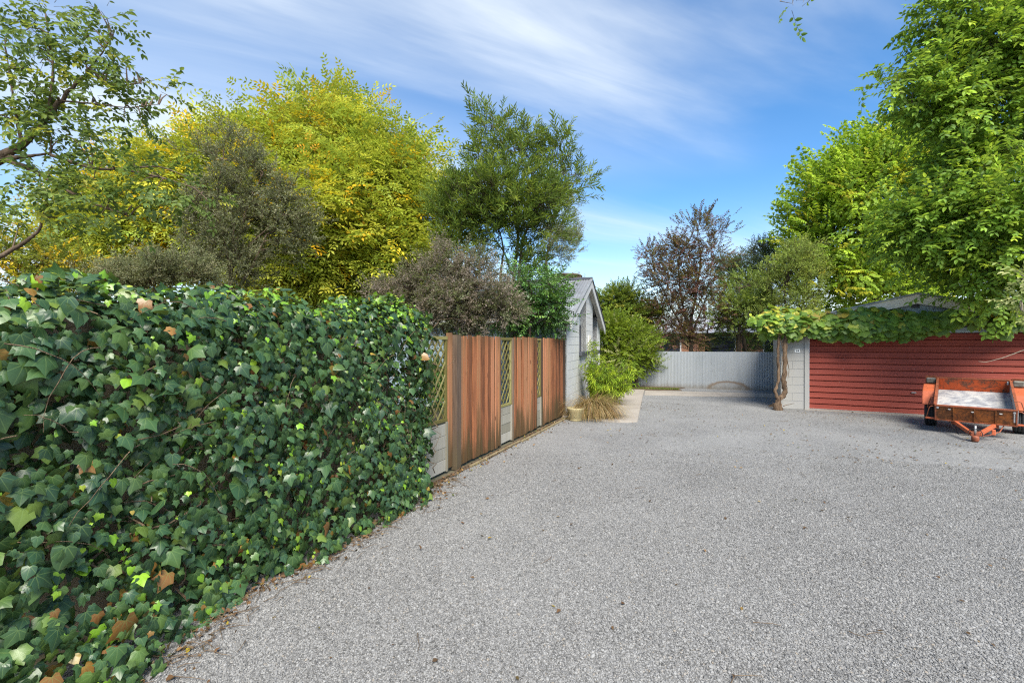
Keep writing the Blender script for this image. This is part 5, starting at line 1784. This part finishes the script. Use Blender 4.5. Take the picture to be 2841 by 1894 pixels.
tree('purple_plum_tree', 'purple-leaved plum tree fanning up behind the iron fence', 'tree', (1918, None), 19.0,
     [([(1918, None), (1918, 960), (1915, 900), (1930, 820), (1945, 720), (1935, 640)], 0.10, 0.012), ([(1915, 930), (1890, 830), (1880, 730), (1900, 660)], 0.05, 0.008), ([(1912, 940), (1860, 850), (1820, 760), (1790, 700)], 0.05, 0.008), ([(1918, 930), (1950, 850), (1990, 760)], 0.045, 0.008), ([(1905, 890), (1850, 790), (1845, 720)], 0.03, 0.006), ([(1930, 860), (1970, 780), (1975, 690)], 0.03, 0.006), ([(1910, 960), (1860, 930), (1800, 920)], 0.03, 0.006)],
     [(1935, 660, 50, 50), (1890, 700, 50, 50), (1980, 700, 35, 50), (1820, 730, 45, 40), (1790, 700, 25, 25), (1870, 780, 70, 50), (1950, 770, 70, 50), (1850, 860, 80, 60), (1960, 850, 60, 60), (1810, 920, 50, 40), (1880, 930, 50, 40)],
     'broad_far', 2300, 0.40, PLUM, None, 'bark_dark', 0.24, 0.5, hollow=0.15, branch_r=0.012, n_br=14, twig_col=(0.05, 0.03, 0.026))
tree('dark_cypress_tree', 'dark green wind-swept tree with layered tips behind the iron fence', 'tree', (2080, None), 21.0,
     [([(2060, None), (2060, 920), (2075, 820), (2100, 740)], 0.10, 0.015), ([(2062, 900), (2030, 820), (2020, 770)], 0.04, 0.008), ([(2075, 830), (2120, 720), (2150, 690)], 0.03, 0.006)],
     [(2110, 710, 50, 25), (2070, 750, 70, 35), (2030, 790, 50, 40), (2130, 700, 30, 15), (2060, 840, 70, 45), (2110, 780, 50, 40)],
     'fine', 1100, 0.46, [(3, (0.035, 0.062, 0.03)), (2, (0.05, 0.075, 0.035)), (1, (0.05, 0.035, 0.032))], None, 'bark_dark', 0.22, 0.1)
for i, (bx, t0, bl_, pal, lab) in enumerate((
        (2050, 18.6, [(2050, 830, 60, 50), (2090, 800, 50, 50), (2120, 840, 45, 60), (2030, 880, 50, 40), (2080, 900, 80, 40)], [(3, (0.10, 0.145, 0.03)), (2, (0.14, 0.18, 0.035)), (1, (0.06, 0.09, 0.02))], 'mid green bushy tree between the plum and the garage'),
        (2175, 17.2, [(2170, 790, 45, 60), (2200, 740, 40, 60), (2220, 830, 50, 50), (2160, 880, 50, 50), (2240, 780, 50, 60), (2200, 900, 60, 40)], [(3, (0.155, 0.20, 0.04)), (2, (0.11, 0.15, 0.03)), (1, (0.24, 0.27, 0.05))], 'light green feathery tree rising above the grape vine corner'))):
    tree('bushy_tree', lab, 'tree', (bx, None), t0, [([(bx, None), (bx, 930), (bx + 5, 860), (bx, 800)], 0.08, 0.015), ([(bx, 940), (bx - 30, 880)], 0.04, 0.01), ([(bx + 2, 930), (bx + 45, 860)], 0.04, 0.01)], bl_, 'broad_far' if i == 0 else 'fine', 1000 if i == 0 else 1300, 0.36, pal, None, 'bark_dark', 0.24, 0.5, n_br=8)
tree('far_hedge_trees', 'dark low trees massed behind the iron fence under the plum', 'tree', (1960, None), 23.5, [([(1960, None), (1960, 950), (1965, 900)], 0.10, 0.03)],
     [(1850, 900, 90, 50), (1960, 920, 90, 45), (2060, 930, 90, 40), (2140, 930, 60, 40)], 'broad_far', 900, 0.50, [(3, (0.035, 0.05, 0.02)), (2, (0.055, 0.06, 0.025)), (1, (0.09, 0.10, 0.03))], None, 'bark_dark', 0.3, 0.3)

ELDER = [(4, (0.155, 0.235, 0.022)), (3, (0.21, 0.29, 0.026)), (2, (0.10, 0.17, 0.02)), (1, (0.29, 0.34, 0.03))]
tree('box_elder_tree', 'bright yellow-green box elder tree behind the garage', 'tree', (2430, None), 19.0,
     [([(2430, None), (2430, 820), (2420, 700), (2400, 560), (2390, 420)], 0.22, 0.05), ([(2425, 800), (2330, 680), (2280, 560)], 0.10, 0.03), ([(2430, 780), (2520, 640), (2540, 480)], 0.12, 0.03), ([(2425, 820), (2300, 780), (2240, 720)], 0.07, 0.02)],
     [(2400, 470, 80, 80), (2480, 420, 80, 70), (2330, 530, 65, 80), (2430, 540, 130, 110, -0.8), (2280, 610, 70, 80), (2360, 680, 130, 90, -0.8), (2255, 690, 50, 60), (2520, 520, 120, 130), (2540, 700, 140, 110), (2300, 780, 90, 50), (2420, 790, 150, 60), (2590, 430, 90, 80), (2360, 420, 30, 50), (2290, 510, 25, 45)],
     'trefoil', 4600, 0.62, ELDER, (0.22, [(2, (0.33, 0.33, 0.03)), (1, (0.40, 0.36, 0.04))]), 'bark_dark', 0.42, 0.5, hollow=0.5, droop=0.0)

BEECH = [(4, (0.085, 0.15, 0.02)), (3, (0.12, 0.20, 0.024)), (3, (0.055, 0.105, 0.018)), (1, (0.20, 0.28, 0.03))]
tree('overhanging_broadleaf_tree', 'large leafy green tree overhanging the right end of the garage', 'tree', (3080, None), 9.3,
     [([(3080, None), (3060, 700), (3020, 420), (2960, 200), (2900, 20)], 0.20, 0.06), ([(3020, 400), (2900, 200), (2800, 150), (2690, 155), (2620, 110)], 0.06, 0.010), ([(3000, 360), (2900, 330), (2800, 400), (2720, 440)], 0.06, 0.01), ([(3040, 560), (2920, 600), (2800, 620), (2700, 640)], 0.06, 0.01), ([(2950, 160), (2800, 20), (2640, -60), (2430, -90), (2215, -20)], 0.05, 0.005), ([(3060, 700), (2940, 740), (2820, 760)], 0.05, 0.01), ([(2690, 155), (2620, 260), (2520, 290)], 0.015, 0.004)],
     [(2710, 30, 120, 80), (2800, 110, 130, 110), (2690, 170, 120, 80), (2630, 50, 50, 50), (2570, 270, 110, 45), (2480, 230, 40, 30), (2680, 310, 130, 80), (2800, 290, 110, 100), (2770, 430, 130, 90), (2700, 500, 130, 100), (2800, 580, 110, 100, -0.8), (2640, 600, 120, 90), (2730, 680, 120, 80, -0.5), (2600, 680, 80, 70), (2800, 740, 100, 80, -0.8), (2720, 790, 90, 50), (2560, 620, 80, 80), (2205, 8, 22, 14, -1.5, 0.1), (2790, 830, 70, 40)],
     'broad', 5600, 0.34, BEECH, (0.16, [(1, (0.24, 0.31, 0.03)), (1, (0.17, 0.25, 0.025))]), 'bark_grey', 0.24, 0.15, hollow=0.3, branch_r=0.010, n_br=8, droop=0.15)
tree('pale_leaf_shrub', 'pale yellow-edged leafy shrub tip reaching in at the garage end', 'shrub', (2960, None), 6.4,
     [([(2960, None), (2940, 1000), (2880, 880), (2850, 800)], 0.03, 0.006), ([(2890, 900), (2835, 860)], 0.012, 0.004), ([(2930, 1020), (2900, 960), (2841, 970), (2790, 990), (2735, 1005), (2715, 1002)], 0.008, 0.003)],
     [(2840, 770, 20, 25), (2840, 830, 20, 25), (2865, 880, 25, 25), (2890, 800, 40, 60)], 'broad', 90, 0.20, [(2, (0.16, 0.18, 0.06)), (2, (0.11, 0.14, 0.04)), (1, (0.22, 0.23, 0.10))], None, 'bark_grey', 0.13, 0.2)

tree('yard_shrub', 'dark green shrub seen through the trellis bay beside the ivy', 'shrub', (1240, None), 8.0,
     [([(1240, None), (1240, 1080), (1245, 1000)], 0.03, 0.008), ([(1241, 1090), (1300, 1000)], 0.02, 0.006)],
     [(1200, 1010, 45, 60), (1240, 1080, 45, 55), (1270, 1010, 45, 50), (1190, 1100, 35, 50)], 'broad_small', 600, 0.24, GLOSSY, None, 'bark_dark', 0.14, 0.3, gain=1.5)
# ================================================================== bamboo, sedge, grass
bc = np.array((-2.62, 12.0))
bam = thing('bamboo_clump', (bc[0], bc[1], 0), 'bright yellow-green dwarf bamboo clump against the white block wall', 'bamboo')
cul = MB()
lv = Leaves()
pos, dirs = [], []
for i in range(80):
    th, rr = RNG.uniform(0, 6.28), RNG.uniform(0, 0.32) ** 0.8
    b = bc + np.array((0.55 * rr * math.cos(th), rr * math.sin(th)))
    lean = np.array((math.cos(th) * 0.75 + 0.35, math.sin(th) * 0.9 - 0.1)) * RNG.uniform(0.3, 1.0)
    h = RNG.uniform(0.58, 1.16)
    pts = [np.array((*(b + lean * 0.55 * s * s), h * (1.15 * s - 0.25 * s * s * np.linalg.norm(lean)))) for s in np.linspace(0, 1, 6)]
    cul.tube(pts, np.linspace(0.005, 0.0025, 6), 4, cap=False)
    for s in np.linspace(0.25, 1, 9):
        k = int(s * 5 - 1e-6)
        f = s * 5 - k
        pos.append(pts[k] * (1 - f) + pts[min(k + 1, 5)] * f)
        dirs.append(np.array((lean[0], lean[1], 0.35 - 0.5 * s)) + RNG.normal(0, 0.5, 3))
for i in range(3):                                       # the taller shoot against the wall
    x = np.array((-3.02 + 0.04 * i, 11.55 + 0.1 * i))
    pts = [np.array((x[0] + 0.05 * s, x[1], 1.6 * s)) for s in np.linspace(0, 1, 6)]
    cul.tube(pts, np.linspace(0.005, 0.003, 6), 4, cap=False)
    for s in np.linspace(0.5, 1, 9):
        pos.append(np.array((x[0] + 0.05 * s, x[1], 1.6 * s)))
        dirs.append(np.array((0.5, RNG.uniform(-0.7, 0.7), 0.4)))
pos, dirs = np.array(pos), nrmz(np.array(dirs))
stamp_sprays(lv, 'bamboo', pos, dirs, np.tile((0.2, 0, 1.0), (len(pos), 1)) + RNG.normal(0, 0.3, (len(pos), 3)), RNG.uniform(0.20, 0.30, len(pos)), pick([(4, (0.30, 0.42, 0.03)), (3, (0.42, 0.52, 0.035)), (2, (0.16, 0.28, 0.024))], len(pos)), np.array((0.12, 0.14, 0.03)))
cul.build('culms', M['bark_grey'], bam, kind='stuff')
lv.build('foliage', M['blade'], bam)

def blades(n, basef, dirf, length, width, pal, seg=7, arch=1.0):
    lv = Leaves()
    cols = pick(pal, n, 0.25)
    Vs = np.zeros((n, (seg + 1) * 2, 3))
    L = RNG.uniform(*length, n)
    b = basef(n)
    d = dirf(n, b)
    sidev = nrmz(np.cross(np.column_stack([d, np.zeros(n)]), (0, 0, 1.0)))
    a0 = RNG.uniform(0.75, 1.45, n)
    fall = RNG.uniform(1.3, 2.4, n) * arch
    p = np.column_stack([b, np.full(n, 0.02)])
    ang = a0.copy()
    for k in range(seg + 1):
        w = width * (1 - (k / seg) ** 2 * 0.9)
        Vs[:, 2 * k] = p - sidev * w
        Vs[:, 2 * k + 1] = p + sidev * w
        p = p + (L / seg)[:, None] * np.column_stack([d * np.cos(ang)[:, None], np.sin(ang)])
        p[:, 2] = np.maximum(p[:, 2], 0.03)
        ang = ang - fall / seg
    T = []
    for k in range(seg):
        T += [(2 * k, 2 * k + 1, 2 * k + 3), (2 * k, 2 * k + 3, 2 * k + 2)]
    T = np.array(T)[None] + (np.arange(n) * (seg + 1) * 2)[:, None, None]
    lv.add(Vs.reshape(-1, 3), T.reshape(-1, 3), np.repeat(cols[:, None], (seg + 1) * 2, 1))
    return lv
sc_ = np.array((-2.46, 10.02))
sedge = thing('sedge_clump', (sc_[0], sc_[1], 0), 'arching brown sedge grass clump spilling over the path beside the clay pot', 'grass clump')
def sdir(n, b):
    th = RNG.normal(-0.55, 1.25, n)
    return np.column_stack([np.cos(th), np.sin(th)])
lv = blades(2400, lambda n: sc_ + RNG.normal(0, 0.11, (n, 2)), sdir, (0.5, 1.12), 0.0042, [(4, (0.27, 0.165, 0.06)), (3, (0.38, 0.26, 0.12)), (2, (0.19, 0.18, 0.05)), (2, (0.15, 0.075, 0.03)), (1.5, (0.50, 0.40, 0.24))], arch=1.25)
lv.build('blades', M['blade'], sedge)

def gbase(n):
    u = RNG.random(n)
    x0 = -3.6 + u * 2.55
    y0 = 16.28 + u * 0.42 + RNG.uniform(0.0, 0.42, n)
    return np.column_stack([x0, y0])
lv = blades(5200, gbase, lambda n, b: (lambda th: np.column_stack([np.cos(th), np.sin(th)]))(RNG.uniform(0, 6.28, n)), (0.03, 0.10), 0.0035, [(4, (0.10, 0.16, 0.02)), (2, (0.17, 0.21, 0.03)), (1, (0.22, 0.18, 0.06))], 3, 0.8)
o = lv.build('grass', M['blade'], None)
tag(o, 'strip of short green grass along the concrete before the iron fence', 'grass')

# ================================================================== fallen leaves, twigs and chips on the drive
def litter(name, label, xy, size, pal, flat=0.25):
    n = len(xy)
    lv = Leaves()
    V0, T0 = leaf4(1.0, 0.30, 0.3, 0.15)
    th = RNG.uniform(0, 6.28, n)
    tip = np.column_stack([np.cos(th), np.sin(th), RNG.normal(0, flat, n)])
    mats = frames(tip, np.column_stack([RNG.normal(0, flat, (n, 2)), np.ones(n)]))
    V, T, C, k = stamp((V0, T0), np.column_stack([xy, RNG.uniform(0.012, 0.022, n)]), mats, size, pick(pal, n, 0.3))
    lv.add(V, T, C)
    o = lv.build(name, M['litter'], None)
    tag(o, label, 'leaf litter')
BR = [(4, (0.12, 0.062, 0.028)), (3, (0.17, 0.10, 0.048)), (3, (0.065, 0.04, 0.022)), (1.5, (0.26, 0.19, 0.11)), (0.5, (0.34, 0.26, 0.03)), (0.8, (0.08, 0.10, 0.03))]
n = 650
y = RNG.uniform(0.6, 4.7, n)
e = np.interp(y, [0.3, 1.0, 1.5, 2.0, 3.0, 4.4, 5.0], [-2.42, -2.44, -2.58, -2.70, -2.70, -2.80, -2.85])
xy1 = np.column_stack([e + RNG.gamma(1.2, 0.07, n) * (0.55 + 0.6 * (np.sin(y * 5.1) > -0.2)) - 0.10, y])
y = RNG.uniform(4.3, 9.8, 800)
xy2 = np.column_stack([-2.99 + RNG.gamma(1.4, 0.05, 800), y])
xy = np.concatenate([xy1, xy2])
litter('leaf_litter', 'brown fallen leaves gathered along the foot of the hedge and fence', xy, RNG.uniform(0.014, 0.046, len(xy)), BR, 0.55)
n = 2300
xy = np.column_stack([RNG.uniform(-2.3, 8.5, n), RNG.uniform(7.5, 13.1, n)])
wgt = np.clip(0.25 + 0.75 * (np.sin(xy[:, 0] * 1.7 + 0.6) * np.sin(xy[:, 1] * 1.3 + 1) > 0.1) * (xy[:, 1] - 6.5) / 6 + 0.25 * (xy[:, 0] > 1.5), 0, 1)
xy = xy[RNG.random(n) < wgt]
xb = np.column_stack([RNG.uniform(-2.3, 6, 230), RNG.uniform(1.3, 8.5, 230)])
xy = np.concatenate([xy, xb])
litter('scattered_leaf_litter', 'small brown and yellow leaf fragments scattered over the gravel', xy, RNG.uniform(0.012, 0.045, len(xy)), BR)
tws = MB()
for i in range(300):
    if i < 220:
        yy = RNG.uniform(1.0, 4.8)
        x = np.interp(yy, [1.0, 1.5, 2.0, 3.0, 4.4, 4.8], [-2.50, -2.62, -2.74, -2.74, -2.84, -2.90]) + RNG.gamma(1.2, 0.06)
    else:
        x, yy = RNG.uniform(-1.8, 6.5), RNG.uniform(1.6, 12.8)
    th, L = RNG.uniform(0, 6.28), RNG.uniform(0.05, 0.22)
    p = [(x, yy, 0.014)]
    for k in range(3):
        th += RNG.normal(0, 0.3)
        x += math.cos(th) * L / 3; yy += math.sin(th) * L / 3
        p.append((x, yy, 0.016 + RNG.uniform(0, 0.008)))
    tws.tube(p, np.linspace(0.0028, 0.0012, 4), 4)
o = tws.build('twig_litter', M['stem'], kind='stuff')
tag(o, 'thin fallen twigs lying on the gravel', 'twig litter')
